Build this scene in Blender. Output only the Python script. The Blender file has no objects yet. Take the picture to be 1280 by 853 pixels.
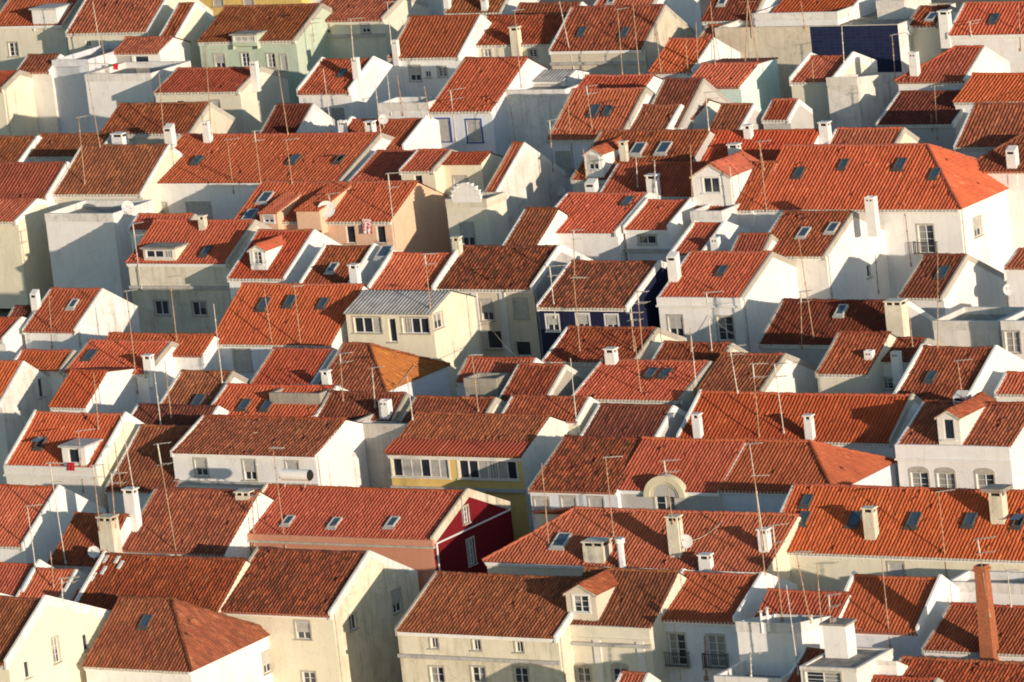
import bpy, math, random
import numpy as np
from mathutils import Vector, Matrix
random.seed(7); RNG = np.random.default_rng(7)
S = bpy.context.scene; COL = S.collection
# ------------------------------------------------------------------ camera
AZ, PITCH, ROLL = math.radians(33), math.radians(11.0), math.radians(6.3)
DIST, HF = 450.0, 2*math.atan(40/450)
TH = math.tan(HF/2)
FH = Vector((-math.sin(AZ), math.cos(AZ), 0))
FW = FH*math.cos(PITCH) + Vector((0, 0, -math.sin(PITCH)))
R0 = Vector((math.cos(AZ), math.sin(AZ), 0)); U0 = R0.cross(FW)
CR = R0*math.cos(ROLL) - U0*math.sin(ROLL)
CU = U0*math.cos(ROLL) + R0*math.sin(ROLL)
CP = -FW*DIST
cd = bpy.data.cameras.new('camera'); cam = bpy.data.objects.new('camera', cd); COL.objects.link(cam)
m3 = Matrix((CR, CU, -FW)).transposed(); mm = m3.to_4x4(); mm.translation = CP; cam.matrix_world = mm
cd.sensor_width = 36; cd.sensor_fit = 'HORIZONTAL'; cd.lens = 18/TH; cd.clip_start = 1; cd.clip_end = 8000
S.camera = cam

def ray(px, py):
    return (FW + CR*((px-640)/640*TH) + CU*((426.5-py)/640*TH))
def proj(P):
    d = Vector(P)-CP; z = d.dot(FW)
    return (640+640*d.dot(CR)/z/TH, 426.5-640*d.dot(CU)/z/TH)
G = .18
def hz(x, y): return G*y          # mean height of the eaves above the slope
def on_hill(px, py, dz=0):
    d = ray(px, py); n = Vector((0, -G, 1))
    return CP + d*((dz - CP.dot(n))/d.dot(n))
def on_plane(px, py, P, n):
    d = ray(px, py); return CP + d*((Vector(P)-CP).dot(n)/d.dot(n))
def x_on_line(E, px):                              # X of the point of the line (.,E.y,E.z) seen at pixel column px
    lo, hi = E.x-80, E.x+80
    for _ in range(50):
        m = (lo+hi)/2
        if proj((m, E.y, E.z))[0] < px: lo = m
        else: hi = m
    return m
GROUND = 8.5
# ------------------------------------------------------------------ materials
def new_mat(name):
    m = bpy.data.materials.new(name); m.use_nodes = True; nt = m.node_tree; nt.nodes.clear()
    o = nt.nodes.new('ShaderNodeOutputMaterial'); b = nt.nodes.new('ShaderNodeBsdfPrincipled')
    nt.links.new(b.outputs[0], o.inputs[0]); b.inputs['Roughness'].default_value = .85
    b.inputs['Specular IOR Level'].default_value = .25
    return m, nt, b
def N(nt, t, **k):
    n = nt.nodes.new(t)
    for a, v in k.items():
        if a.startswith('i_'):
            n.inputs[int(a[2:]) if a[2:].isdigit() else a[2:]].default_value = v
        else: setattr(n, a, v)
    return n
def L(nt, a, b): nt.links.new(a, b)
def mixc(nt, f, a, b, mode='MIX'):
    n = N(nt, 'ShaderNodeMix', data_type='RGBA', blend_type=mode)
    for s, v in ((0, f), (6, a), (7, b)):
        if hasattr(v, 'is_output') or isinstance(v, bpy.types.NodeSocket): L(nt, v, n.inputs[s])
        else: n.inputs[s].default_value = v if s == 0 or len(v) == 4 else (*v, 1)
    return n.outputs[2]
def ramp(nt, src, lo, hi):
    n = N(nt, 'ShaderNodeMapRange', i_1=lo, i_2=hi); L(nt, src, n.inputs[0]); return n.outputs[0]
def noise(nt, co, scale, detail=3, rough=.6):
    n = N(nt, 'ShaderNodeTexNoise', i_Scale=scale, i_Detail=detail, i_Roughness=rough)
    L(nt, co, n.inputs['Vector']); return n.outputs['Fac']
def tile_mat(name, A, B, dark, moss_shade, spots, var=.35):
    m, nt, b = new_mat(name)
    uv = N(nt, 'ShaderNodeUVMap'); tc = N(nt, 'ShaderNodeTexCoord'); oi = N(nt, 'ShaderNodeObjectInfo')
    fl = N(nt, 'ShaderNodeVectorMath', operation='FLOOR'); L(nt, uv.outputs[0], fl.inputs[0])
    ad = N(nt, 'ShaderNodeVectorMath', operation='ADD'); L(nt, fl.outputs[0], ad.inputs[0])
    cmb = N(nt, 'ShaderNodeCombineXYZ'); mu = N(nt, 'ShaderNodeMath', operation='MULTIPLY', i_1=97.0)
    L(nt, oi.outputs['Random'], mu.inputs[0]); L(nt, mu.outputs[0], cmb.inputs[2]); L(nt, cmb.outputs[0], ad.inputs[1])
    wn = N(nt, 'ShaderNodeTexWhiteNoise', noise_dimensions='3D'); L(nt, ad.outputs[0], wn.inputs['Vector'])
    pos = N(nt, 'ShaderNodeVectorMath', operation='ADD'); L(nt, tc.outputs['Object'], pos.inputs[0]); L(nt, cmb.outputs[0], pos.inputs[1])
    P = pos.outputs[0]
    c = mixc(nt, ramp(nt, noise(nt, P, .55, 4), .35, .65), A, B)
    f = N(nt, 'ShaderNodeMath', operation='MULTIPLY', i_1=var); L(nt, wn.outputs['Value'], f.inputs[0])
    c = mixc(nt, f.outputs[0], c, dark)
    # a few paler tiles
    pv = ramp(nt, wn.outputs['Value'], .93, 1.0); f2 = N(nt, 'ShaderNodeMath', operation='MULTIPLY', i_1=.45); L(nt, pv, f2.inputs[0])
    c = mixc(nt, f2.outputs[0], c, (min(1, A[0]*1.5), A[1]*2.0, A[2]*2.4))
    # weathering patches
    n1 = ramp(nt, noise(nt, P, 1.3, 6, .7), .48, .72); g = N(nt, 'ShaderNodeMath', operation='MULTIPLY', i_1=moss_shade); L(nt, n1, g.inputs[0])
    c = mixc(nt, g.outputs[0], c, (.10, .045, .022))
    n2 = ramp(nt, noise(nt, P, 7.0, 3, .8), .62-.1*spots, .70); g2 = N(nt, 'ShaderNodeMath', operation='MULTIPLY', i_1=.8*spots); L(nt, n2, g2.inputs[0])
    c = mixc(nt, g2.outputs[0], c, (.045, .03, .02))
    n3 = ramp(nt, noise(nt, P, 11.0, 2, .7), .70, .76); g3 = N(nt, 'ShaderNodeMath', operation='MULTIPLY', i_1=.6*spots); L(nt, n3, g3.inputs[0])
    c = mixc(nt, g3.outputs[0], c, (.42, .33, .22))
    fr = N(nt, 'ShaderNodeVectorMath', operation='FRACTION'); L(nt, uv.outputs[0], fr.inputs[0]); sp = N(nt, 'ShaderNodeSeparateXYZ'); L(nt, fr.outputs[0], sp.inputs[0])  # channels darkened: patchy grime plus shade painted in to deepen the stripes
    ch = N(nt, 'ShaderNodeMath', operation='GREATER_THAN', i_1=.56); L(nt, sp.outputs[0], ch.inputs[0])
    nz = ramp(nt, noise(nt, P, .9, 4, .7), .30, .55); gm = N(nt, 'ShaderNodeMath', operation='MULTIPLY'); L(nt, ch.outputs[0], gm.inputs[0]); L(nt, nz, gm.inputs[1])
    gn = N(nt, 'ShaderNodeMath', operation='MULTIPLY', i_1=.52+.42*moss_shade); L(nt, gm.outputs[0], gn.inputs[0])
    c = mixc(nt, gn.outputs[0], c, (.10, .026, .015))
    hs = N(nt, 'ShaderNodeHueSaturation'); L(nt, c, hs.inputs['Color'])
    vr = N(nt, 'ShaderNodeMapRange', i_3=.74, i_4=1.12); L(nt, oi.outputs['Random'], vr.inputs[0]); L(nt, vr.outputs[0], hs.inputs['Value'])
    r2 = N(nt, 'ShaderNodeMath', operation='MULTIPLY', i_1=7.31); L(nt, oi.outputs['Random'], r2.inputs[0]); r3 = N(nt, 'ShaderNodeMath', operation='FRACT'); L(nt, r2.outputs[0], r3.inputs[0])
    sr = N(nt, 'ShaderNodeMapRange', i_3=.92, i_4=1.02); L(nt, r3.outputs[0], sr.inputs[0]); L(nt, sr.outputs[0], hs.inputs['Saturation'])
    r4 = N(nt, 'ShaderNodeMath', operation='MULTIPLY', i_1=13.7); L(nt, oi.outputs['Random'], r4.inputs[0]); r5 = N(nt, 'ShaderNodeMath', operation='FRACT'); L(nt, r4.outputs[0], r5.inputs[0])
    hr_ = N(nt, 'ShaderNodeMapRange', i_3=.495, i_4=.5055); L(nt, r5.outputs[0], hr_.inputs[0]); L(nt, hr_.outputs[0], hs.inputs['Hue'])
    L(nt, hs.outputs[0], b.inputs['Base Color'])
    return m
TILE = {
 'N': tile_mat('new_clay_tiles', (.53, .120, .050), (.45, .095, .042), (.30, .06, .025), .30, .25, .15),
 'R': tile_mat('red_clay_tiles', (.46, .105, .045), (.36, .080, .036), (.22, .045, .022), .50, .45, .2),
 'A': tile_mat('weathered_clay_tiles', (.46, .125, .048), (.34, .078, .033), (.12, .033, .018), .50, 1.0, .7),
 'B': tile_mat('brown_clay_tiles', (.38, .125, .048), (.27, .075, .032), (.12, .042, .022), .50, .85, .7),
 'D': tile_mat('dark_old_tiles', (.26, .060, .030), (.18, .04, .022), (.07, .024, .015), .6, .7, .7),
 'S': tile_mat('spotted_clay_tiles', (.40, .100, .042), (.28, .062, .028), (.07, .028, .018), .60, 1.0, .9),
 'O': tile_mat('ochre_clay_tiles', (.52, .20, .055), (.44, .155, .045), (.30, .10, .03), .40, .45, .3),
 'P': tile_mat('plain_red_sheeting', (.42, .10, .05), (.38, .085, .045), (.30, .07, .035), .2, .1),
}
def wall_mat(name, grime=.5):
    m, nt, b = new_mat(name)
    oi = N(nt, 'ShaderNodeObjectInfo'); tc = N(nt, 'ShaderNodeTexCoord')
    cmb = N(nt, 'ShaderNodeCombineXYZ'); mu = N(nt, 'ShaderNodeMath', operation='MULTIPLY', i_1=53.0)
    L(nt, oi.outputs['Random'], mu.inputs[0]); L(nt, mu.outputs[0], cmb.inputs[0])
    pos = N(nt, 'ShaderNodeVectorMath', operation='ADD'); L(nt, tc.outputs['Object'], pos.inputs[0]); L(nt, cmb.outputs[0], pos.inputs[1])
    P = pos.outputs[0]
    sc = N(nt, 'ShaderNodeVectorMath', operation='MULTIPLY'); L(nt, P, sc.inputs[0]); sc.inputs[1].default_value = (2.6, 2.6, .22)
    c = oi.outputs['Color']
    n1 = ramp(nt, noise(nt, P, .6, 5, .65), .4, .75)
    g = N(nt, 'ShaderNodeMath', operation='MULTIPLY', i_1=.30*grime*2); L(nt, n1, g.inputs[0])
    c = mixc(nt, g.outputs[0], c, (.64, .60, .54), 'MULTIPLY')
    n2 = ramp(nt, noise(nt, sc.outputs[0], 1.0, 4, .6), .50, .78)
    g2 = N(nt, 'ShaderNodeMath', operation='MULTIPLY', i_1=.55*grime); L(nt, n2, g2.inputs[0])
    c = mixc(nt, g2.outputs[0], c, (.42, .38, .32), 'MULTIPLY')
    n3 = ramp(nt, noise(nt, P, 3.2, 6, .75), .60, .72)
    g3 = N(nt, 'ShaderNodeMath', operation='MULTIPLY', i_1=.5*grime); L(nt, n3, g3.inputs[0])
    c = mixc(nt, g3.outputs[0], c, (.6, .56, .5), 'MULTIPLY')
    # repair patches and fine cracks
    vo = N(nt, 'ShaderNodeTexVoronoi', i_Scale=.55); L(nt, P, vo.inputs['Vector']); vr = N(nt, 'ShaderNodeTexWhiteNoise', noise_dimensions='3D'); L(nt, vo.outputs['Position'], vr.inputs['Vector'])
    pt = ramp(nt, vr.outputs['Value'], .78, .80); gp = N(nt, 'ShaderNodeMath', operation='MULTIPLY', i_1=.22*min(1, grime*2)); L(nt, pt, gp.inputs[0])
    c = mixc(nt, gp.outputs[0], c, (.70, .67, .62), 'MULTIPLY')
    wp = N(nt, 'ShaderNodeVectorMath', operation='ADD'); nz = N(nt, 'ShaderNodeTexNoise', i_Scale=1.4, i_Detail=5); L(nt, P, nz.inputs['Vector']); L(nt, P, wp.inputs[0]); L(nt, nz.outputs['Color'], wp.inputs[1])
    vc = N(nt, 'ShaderNodeTexVoronoi', i_Scale=.35, feature='DISTANCE_TO_EDGE'); L(nt, wp.outputs[0], vc.inputs['Vector'])
    cr = N(nt, 'ShaderNodeMapRange', i_1=.0, i_2=.012, i_3=1.0, i_4=0.0); L(nt, vc.outputs['Distance'], cr.inputs[0]); gc = N(nt, 'ShaderNodeMath', operation='MULTIPLY', i_1=.45*min(1, grime*1.6)); L(nt, cr.outputs[0], gc.inputs[0])
    c = mixc(nt, gc.outputs[0], c, (.45, .40, .34), 'MULTIPLY')
    L(nt, c, b.inputs['Base Color'])
    bp = N(nt, 'ShaderNodeBump', i_Strength=.35, i_Distance=.04); L(nt, noise(nt, P, 5, 4), bp.inputs['Height']); L(nt, bp.outputs[0], b.inputs['Normal'])
    return m
WALL = wall_mat('painted_plaster', .34); OLD = wall_mat('stained_plaster', 1.0); CLEAN = wall_mat('smooth_paint', .15)
def plain(name, col, rough=.8, metal=0, spec=.3, nz=.25, sc=3):
    m, nt, b = new_mat(name); tc = N(nt, 'ShaderNodeTexCoord')
    c = mixc(nt, ramp(nt, noise(nt, tc.outputs['Object'], sc, 4), .35, .7), col, tuple(v*(1-nz) for v in col))
    L(nt, c, b.inputs['Base Color']); b.inputs['Roughness'].default_value = rough; b.inputs['Metallic'].default_value = metal
    b.inputs['Specular IOR Level'].default_value = spec
    return m
GLASS = plain('dark_window_glass', (.025, .035, .05), .12, 0, .8, .3, .8)
SKYG = plain('skylight_glass', (.05, .085, .12), .10, 0, 1.0, .3, .8)
SKYF = plain('skylight_frame', (.10, .095, .09), .5)
SKYL = plain('pale_skylight_frame', (.5, .5, .47), .5)
BLIND = plain('roller_blind', (.52, .50, .46), .6)
CURT = plain('net_curtain', (.30, .29, .27), .9)
PVC = plain('white_window_frame', (.72, .71, .68), .5, nz=.1)
STONE = plain('stone_trim', (.50, .46, .38), .9, nz=.35)
IRON = plain('black_iron', (.03, .03, .03), .6)
RUST = plain('rusty_steel', (.50, .32, .20), .7, .1, nz=.5)
STEEL = plain('galvanised_steel', (.58, .54, .46), .6, .1)
CONC = plain('weathered_concrete', (.36, .33, .28), .95, nz=.5, sc=1.6)
DARK = plain('dark_interior', (.02, .018, .016), .9)
MORT = plain('lime_mortar', (.66, .60, .50), .95, nz=.45, sc=4)
CLAY = plain('clay_tile_ends', (.42, .12, .05), .9, nz=.5, sc=5)
DISH = plain('white_dish', (.6, .6, .58), .5)
def brick_mat():
    m, nt, b = new_mat('red_brick'); tc = N(nt, 'ShaderNodeTexCoord')
    mp = N(nt, 'ShaderNodeMapping'); mp.inputs['Rotation'].default_value = (math.radians(90), 0, 0)
    sep = N(nt, 'ShaderNodeSeparateXYZ'); cb = N(nt, 'ShaderNodeCombineXYZ'); L(nt, tc.outputs['Object'], sep.inputs[0])
    a = N(nt, 'ShaderNodeMath', operation='ADD'); L(nt, sep.outputs[0], a.inputs[0]); L(nt, sep.outputs[1], a.inputs[1])
    L(nt, a.outputs[0], cb.inputs[0]); L(nt, sep.outputs[2], cb.inputs[1])
    bt = N(nt, 'ShaderNodeTexBrick', i_Scale=4.2); L(nt, cb.outputs[0], bt.inputs['Vector'])
    bt.inputs['Color1'].default_value = (.46, .14, .06, 1); bt.inputs['Color2'].default_value = (.27, .075, .035, 1); bt.inputs['Mortar'].default_value = (.30, .17, .10, 1)
    L(nt, bt.outputs[0], b.inputs['Base Color']); return m
BRICK = brick_mat()
def metal_roof():
    m, nt, b = new_mat('grey_corrugated_sheet'); tc = N(nt, 'ShaderNodeTexCoord')
    c = mixc(nt, ramp(nt, noise(nt, tc.outputs['Object'], 1.2, 5), .4, .7), (.34, .34, .34), (.20, .20, .20))
    L(nt, c, b.inputs['Base Color']); b.inputs['Roughness'].default_value = .6; return m
TILE['M'] = metal_roof()
C = dict(white=(.80, .78, .75), cream=(.72, .67, .54), beige=(.64, .57, .45), grey=(.50, .48, .45), yellow=(.74, .52, .17),
         green=(.50, .58, .45), mint=(.62, .78, .72), peach=(.76, .50, .34), pink=(.58, .27, .17), red=(.16, .005, .010),
         navy=(.010, .014, .045), pale=(.74, .71, .65), conc=(.38, .35, .30), lemon=(.76, .70, .54), bluew=(.68, .70, .74))
# ------------------------------------------------------------------ meshes
def np_mesh(name, V, F, mat, parent=None, uv=None, color=None, smooth=False):
    me = bpy.data.meshes.new(name); V = np.asarray(V, dtype=np.float32); F = np.asarray(F, dtype=np.int32)
    me.vertices.add(len(V)); me.vertices.foreach_set('co', V.ravel())
    n = len(F); me.loops.add(n*4); me.polygons.add(n)
    me.loops.foreach_set('vertex_index', F.ravel()); me.polygons.foreach_set('loop_start', np.arange(n, dtype=np.int32)*4)
    if uv is not None:
        l = me.uv_layers.new(name='UVMap'); l.data.foreach_set('uv', np.asarray(uv, dtype=np.float32)[F.ravel()].ravel())
    me.update(calc_edges=True); me.validate()
    me.materials.append(mat); o = bpy.data.objects.new(name, me); COL.objects.link(o)
    if parent: o.parent = parent
    if color: o.color = (*color, 1)
    return o
class MB:
    def __init__(s): s.v = []; s.f = []; s.mi = []
    def face(s, pts, mi=0):
        k = len(s.v); s.v += [tuple(p) for p in pts]; s.f.append(tuple(range(k, k+len(pts)))); s.mi.append(mi)
    def box(s, x0, x1, y0, y1, z0, z1, mi=0):
        k = len(s.v)
        s.v += [(x0,y0,z0),(x1,y0,z0),(x1,y1,z0),(x0,y1,z0),(x0,y0,z1),(x1,y0,z1),(x1,y1,z1),(x0,y1,z1)]
        for f in ((0,3,2,1),(4,5,6,7),(0,1,5,4),(1,2,6,5),(2,3,7,6),(3,0,4,7)): s.f.append(tuple(k+i for i in f)); s.mi.append(mi)
    def hexa(s, P, mi=0):                                 # 8 points, bottom four then top four
        k = len(s.v); s.v += [tuple(p) for p in P]
        for f in ((0,3,2,1),(4,5,6,7),(0,1,5,4),(1,2,6,5),(2,3,7,6),(3,0,4,7)): s.f.append(tuple(k+i for i in f)); s.mi.append(mi)
    def bar(s, A, B, r, n=6, mi=0, r2=None):
        A, B = Vector(A), Vector(B); d = (B-A).normalized(); u = d.orthogonal().normalized(); w = d.cross(u); r2 = r if r2 is None else r2
        k = len(s.v)
        for P, rr in ((A, r), (B, r2)):
            for i in range(n):
                a = 2*math.pi*i/n; s.v.append(tuple(P+u*math.cos(a)*rr+w*math.sin(a)*rr))
        for i in range(n):
            j = (i+1) % n; s.f.append((k+i, k+j, k+n+j, k+n+i)); s.mi.append(mi)
        s.f.append(tuple(k+n-1-i for i in range(n))); s.mi.append(mi); s.f.append(tuple(k+n+i for i in range(n))); s.mi.append(mi)
    def build(s, name, mats, parent=None, color=None):
        me = bpy.data.meshes.new(name); me.from_pydata(s.v, [], s.f)
        for m in (mats if isinstance(mats, (list, tuple)) else [mats]): me.materials.append(m)
        if any(s.mi): me.polygons.foreach_set('material_index', s.mi)
        me.update(); o = bpy.data.objects.new(name, me); COL.objects.link(o)
        if parent: o.parent = parent
        if color: o.color = (*color, 1)
        return o
def empty(name, loc, label, cat, group=None):
    o = bpy.data.objects.new(name, None); o.empty_display_size = .5; COL.objects.link(o); o.location = loc
    o['label'] = label; o['category'] = cat
    if group: o['group'] = group
    return o
PROF_U = np.array([0, .03, .12, .24, .36, .45, .48, .74]); PROF_H = np.array([-.10, .50, .90, 1.0, .90, .50, -.10, -.30])
PROF_LU = np.array([0, .3, .6, .8]); PROF_LH = np.array([0, 1, .1, -.15])
def tile_sheet(O, du, dw, W, SL, kind, clipL=None, clipR=None, low=False, pitch=.25, amp=.125, row=.42):
    """O corner, du unit along the eave, dw unit up the slope; clipL/R(w)->u bounds"""
    O, du, dw = (np.array(v, dtype=float) for v in (O, du, dw)); nn = np.cross(du, dw); nn /= np.linalg.norm(nn)
    if kind in 'MP': pitch, amp, row = .34, .05, SL
    nc = max(2, round(W/pitch)); p = W/nc; amp = p*(.185 if kind not in 'MP' else .14); pu, ph = (PROF_LU, PROF_LH) if low else (PROF_U, PROF_H)
    us = np.concatenate([(i+pu)*p for i in range(nc)]+[[W]]); hs = np.concatenate([ph*amp]*nc+[[0]])
    jit = RNG.normal(0, .008, nc); hs[:-1] += np.repeat(jit, len(pu)) if kind not in 'MP' else 0
    nr = 1 if (low or kind in 'MP') else max(2, round(SL/row)); r = SL/nr
    ws, offs, vv = [], [], []
    for i in range(nr):
        ws += [i*r, (i+1)*r]; offs += [.055, 0.0] if nr > 1 else [0, 0]; vv += [i+.01, i+.99]
    ws, offs, vv = map(np.array, (ws, offs, vv))
    U, Wm = np.meshgrid(us, ws); H = np.tile(hs, (len(ws), 1)) + offs[:, None]
    H = H - (.07*np.sin(np.pi*U/W)*min(1, W/8)*abs(RNG.normal(.5, .5)) if not low else 0)
    if nr > 1:                                          # slipped and lifted tiles
        jt = RNG.normal(0, .010, (nr, nc)) + (RNG.random((nr, nc)) < .025)*RNG.normal(0, .05, (nr, nc))
        H[:, :-1] += np.repeat(np.repeat(jt, 2, axis=0), len(pu), axis=1)
    if nr > 1:                                          # hand-laid rows are never quite true
        sag = -.05*np.sin(np.pi*Wm/SL)*abs(RNG.normal(.5, .6)) + .02*np.sin(U*.9+RNG.uniform(0, 6))*np.sin(Wm*1.1+RNG.uniform(0, 6))
        H = H + sag
    if clipL is not None: U = np.maximum(U, clipL(Wm))
    if clipR is not None: U = np.minimum(U, clipR(Wm))
    P = O + U[..., None]*du + Wm[..., None]*dw + (H+.02)[..., None]*nn
    n, m = U.shape; idx = np.arange(n*m).reshape(n, m)
    F = np.stack([idx[:-1, :-1], idx[:-1, 1:], idx[1:, 1:], idx[1:, :-1]], -1).reshape(-1, 4)
    uvx = np.concatenate([np.full(len(pu), i) + np.clip(pu, .02, .98) for i in range(nc)]+[[nc-.01]])
    UV = np.stack(np.broadcast_arrays(uvx[None, :], vv[:, None]), -1).reshape(-1, 2)
    # drop collapsed faces
    Pf = P.reshape(-1, 3); a = np.abs(U.reshape(-1)[F[:, 0]]-U.reshape(-1)[F[:, 1]]) + np.abs(U.reshape(-1)[F[:, 3]]-U.reshape(-1)[F[:, 2]])
    F = F[a > 1e-4]
    # closed front edge of the lowest row
    E0 = P[0]; E1 = E0 - nn*(amp*.0+.09) - 0; k = len(Pf)
    base = O + np.minimum(np.maximum(us, clipL(0) if clipL is not None else -1e9), clipR(0) if clipR is not None else 1e9)[:, None]*du - nn*.06
    Pf = np.vstack([Pf, base]); UV = np.vstack([UV, np.stack([uvx, np.full(m, .3)], -1)])
    j = np.arange(m-1); F = np.vstack([F, np.stack([k+j, k+j+1, j+1, j], -1)])
    return Pf, F, UV
def join_sheets(parts):
    V, F, UV, k = [], [], [], 0
    for v, f, u in parts: V.append(v); F.append(f+k); UV.append(u); k += len(v)
    return np.vstack(V), np.vstack(F), np.vstack(UV)
def ridge_caps(A, B, r=.15, seg=.42, up=Vector((0, 0, 1))):
    A, B = Vector(A), Vector(B); d = (B-A); n = max(1, round(d.length/seg)); d.normalize(); s = (B-A).length/n
    side = d.cross(up).normalized(); upv = side.cross(d).normalized(); V, F, UV = [], [], []
    for i in range(n):
        k = len(V)
        wob = random.uniform(-.022, .022)-.06*math.sin(math.pi*i/n)*(n > 8); rs = random.uniform(.93, 1.1)
        for t, rr in ((i*s, r*1.2*rs), ((i+1)*s+.04, r*.92)):
            for j in range(6):
                a = math.pi*(j/5); jj = wob if j else wob
                V.append(tuple(A+d*t+side*math.cos(a)*rr+upv*(math.sin(a)*rr-.03+jj))); UV.append((i+.5, 50.5))
        for j in range(5): F.append((k+j, k+j+1, k+7+j, k+6+j))
    return np.array(V), np.array(F), np.array(UV)
def strip_wall(mb, O, du, nrm, brk, topf, holes, z0, depth=.18, mi=0):
    """vertical wall through O along du with outward normal nrm; holes [(u0,u1,za,zb)] become real recesses"""
    O, du, nrm = Vector(O), Vector(du), Vector(nrm)
    us = sorted(set([round(b, 4) for b in brk]+[round(h[i], 4) for h in holes for i in (0, 1)]))
    P = lambda u, z: (O.x+du.x*u, O.y+du.y*u, z)
    flip = du.cross(Vector((0, 0, 1))).dot(nrm) < 0
    def q(a, b, c, d):
        pts = [a, b, c, d]; mb.face(pts[::-1] if flip else pts, mi)
    for ua, ub in zip(us, us[1:]):
        if ub-ua < 1e-4: continue
        ta, tb = topf(ua+1e-5), topf(ub-1e-5); cur = z0; mid = (ua+ub)/2
        for h in sorted([h for h in holes if h[0]-1e-3 < mid < h[1]+1e-3], key=lambda h: h[2]):
            q(P(ua, cur), P(ub, cur), P(ub, h[2]), P(ua, h[2])); cur = h[3]
        q(P(ua, cur), P(ub, cur), P(ub, tb), P(ua, ta))
    for (a, b, za, zb) in holes:
        I = lambda u, z: (O.x+du.x*u-nrm.x*depth, O.y+du.y*u-nrm.y*depth, z)
        for pr in (((a, za), (a, zb)), ((a, zb), (b, zb)), ((b, zb), (b, za)), ((b, za), (a, za))):
            (u1, s1), (u2, s2) = pr
            pts = [P(u1, s1), P(u2, s2), I(u2, s2), I(u1, s1)]; mb.face(pts if flip else pts[::-1], mi)
def window(root, O, du, nrm, u, z, w, h, typ, wallcol, trim=None, depth=.18):
    """fills the recess (u..u+w, z..z+h) of a wall: surround + frame, pane, blind, rail"""
    O, du, nrm = Vector(O), Vector(du), Vector(nrm)
    def P(a, b, o): q = O+du*(u+a)+nrm*o; return (q.x, q.y, z+b)
    def bx(mb, a0, a1, b0, b1, o0, o1, mi=0):
        mb.hexa([P(a0,b0,o0),P(a1,b0,o0),P(a1,b0,o1),P(a0,b0,o1),P(a0,b1,o0),P(a1,b1,o0),P(a1,b1,o1),P(a0,b1,o1)], mi)
    mb = MB(); t = .13
    arch = typ == 'a'
    if typ not in 'dv':
        bx(mb, -t, -.004, -.004, h+.004, -.02, .035); bx(mb, w+.004, w+t, -.004, h+.004, -.02, .035); bx(mb, -t, w+t, h+.004, h+t, -.02, .04)
    if arch:
        n = 10; cx = w/2; R = w/2+t
        for i in range(n):
            a0, a1 = math.pi*i/n, math.pi*(i+1)/n
            mb.hexa([P(cx+R*math.cos(a0), h+t+R*.4*math.sin(a0), -.02), P(cx+R*math.cos(a1), h+t+R*.4*math.sin(a1), -.02),
                     P(cx+R*math.cos(a1), h+t+R*.4*math.sin(a1), .05), P(cx+R*math.cos(a0), h+t+R*.4*math.sin(a0), .05),
                     P(cx+.02*math.cos(a0), h+t, -.02), P(cx+.02*math.cos(a1), h+t, -.02), P(cx+.02*math.cos(a1), h+t, .05), P(cx+.02*math.cos(a0), h+t, .05)])
    bx(mb, -t-.05, w+t+.05, -.09, -.006, -.02, .12)
    o0, o1 = -depth+.03, -depth+.09
    f = .06
    bx(mb, .003, f, .003, h-.003, o0, o1, 1); bx(mb, w-f, w-.003, .003, h-.003, o0, o1, 1); bx(mb, f, w-f, h-f, h-.003, o0, o1, 1); bx(mb, f, w-f, .003, f, o0, o1, 1)
    if typ not in 'dV':
        bx(mb, w/2-.035, w/2+.035, f, h-f, o0, o1-.005, 1)
        if typ in 'wFa':
            for k in range(1, 4 if typ == 'F' else 3): bx(mb, f, w-f, h*k/(4 if typ == 'F' else 3)-.015, h*k/(4 if typ == 'F' else 3)+.015, o0, o1-.012, 1)
    if typ == 'V':
        n = max(3, round(w/.85))
        for k in range(1, n): bx(mb, w*k/n-.04, w*k/n+.04, f, h-f, o0, o1+.02, 1)
    win = mb.build('window' if typ != 'F' else 'balcony_door', [trim or STONE, PVC], root)
    g = MB(); g.face([P(0, 0, -depth+.02), P(w, 0, -depth+.02), P(w, h, -depth+.02), P(0, h, -depth+.02)]); g.build('pane', GLASS, win)
    if typ == 'V':
        b = MB()
        for k in range(n):
            if random.random() < .5:
                q = random.choice((3, 5, 7))
                for j in range(q): a = w*k/n+.06+(w/n-.12)*j/q; bx(b, a, a+(w/n-.12)/q*.72, .08, h-.07, o1-.03, o1-.012)
        if b.v: bx(b, .06, w-.06, h-.068, h-.06, o1-.03, o1-.012)
        if b.v: b.build('curtain', BLIND, win)
    if typ in 'wxFa' and random.random() < .65:           # curtains behind some panes
        b = MB(); a0, a1 = random.choice(((.07, w/2-.05), (w/2+.05, w-.07), (.07, w-.07))); b0 = random.choice((.08, .08, h*.5))
        k = max(2, int((a1-a0)/.12))
        for i in range(k): bx(b, a0+(a1-a0)*i/k, a0+(a1-a0)*(i+1)/k, b0, h-.07, -depth+.022, -depth+(.026 if i % 2 else .03))
        b.build('curtain', CURT, win)
    if typ in 'sS':
        b = MB(); fr = .62 if typ == 's' else 1.0; n = max(3, int(h*fr/.09)); hh = h*fr
        for k in range(n):
            bx(b, .03, w-.03, h-hh+hh*k/n+.006, h-hh+hh*(k+1)/n-.004, -depth+.095, -depth+.12)
        bx(b, .03, w-.03, h-.16, h-.01, -depth+.12, -depth+.17)
        b.build('blind', BLIND, win)
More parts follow.
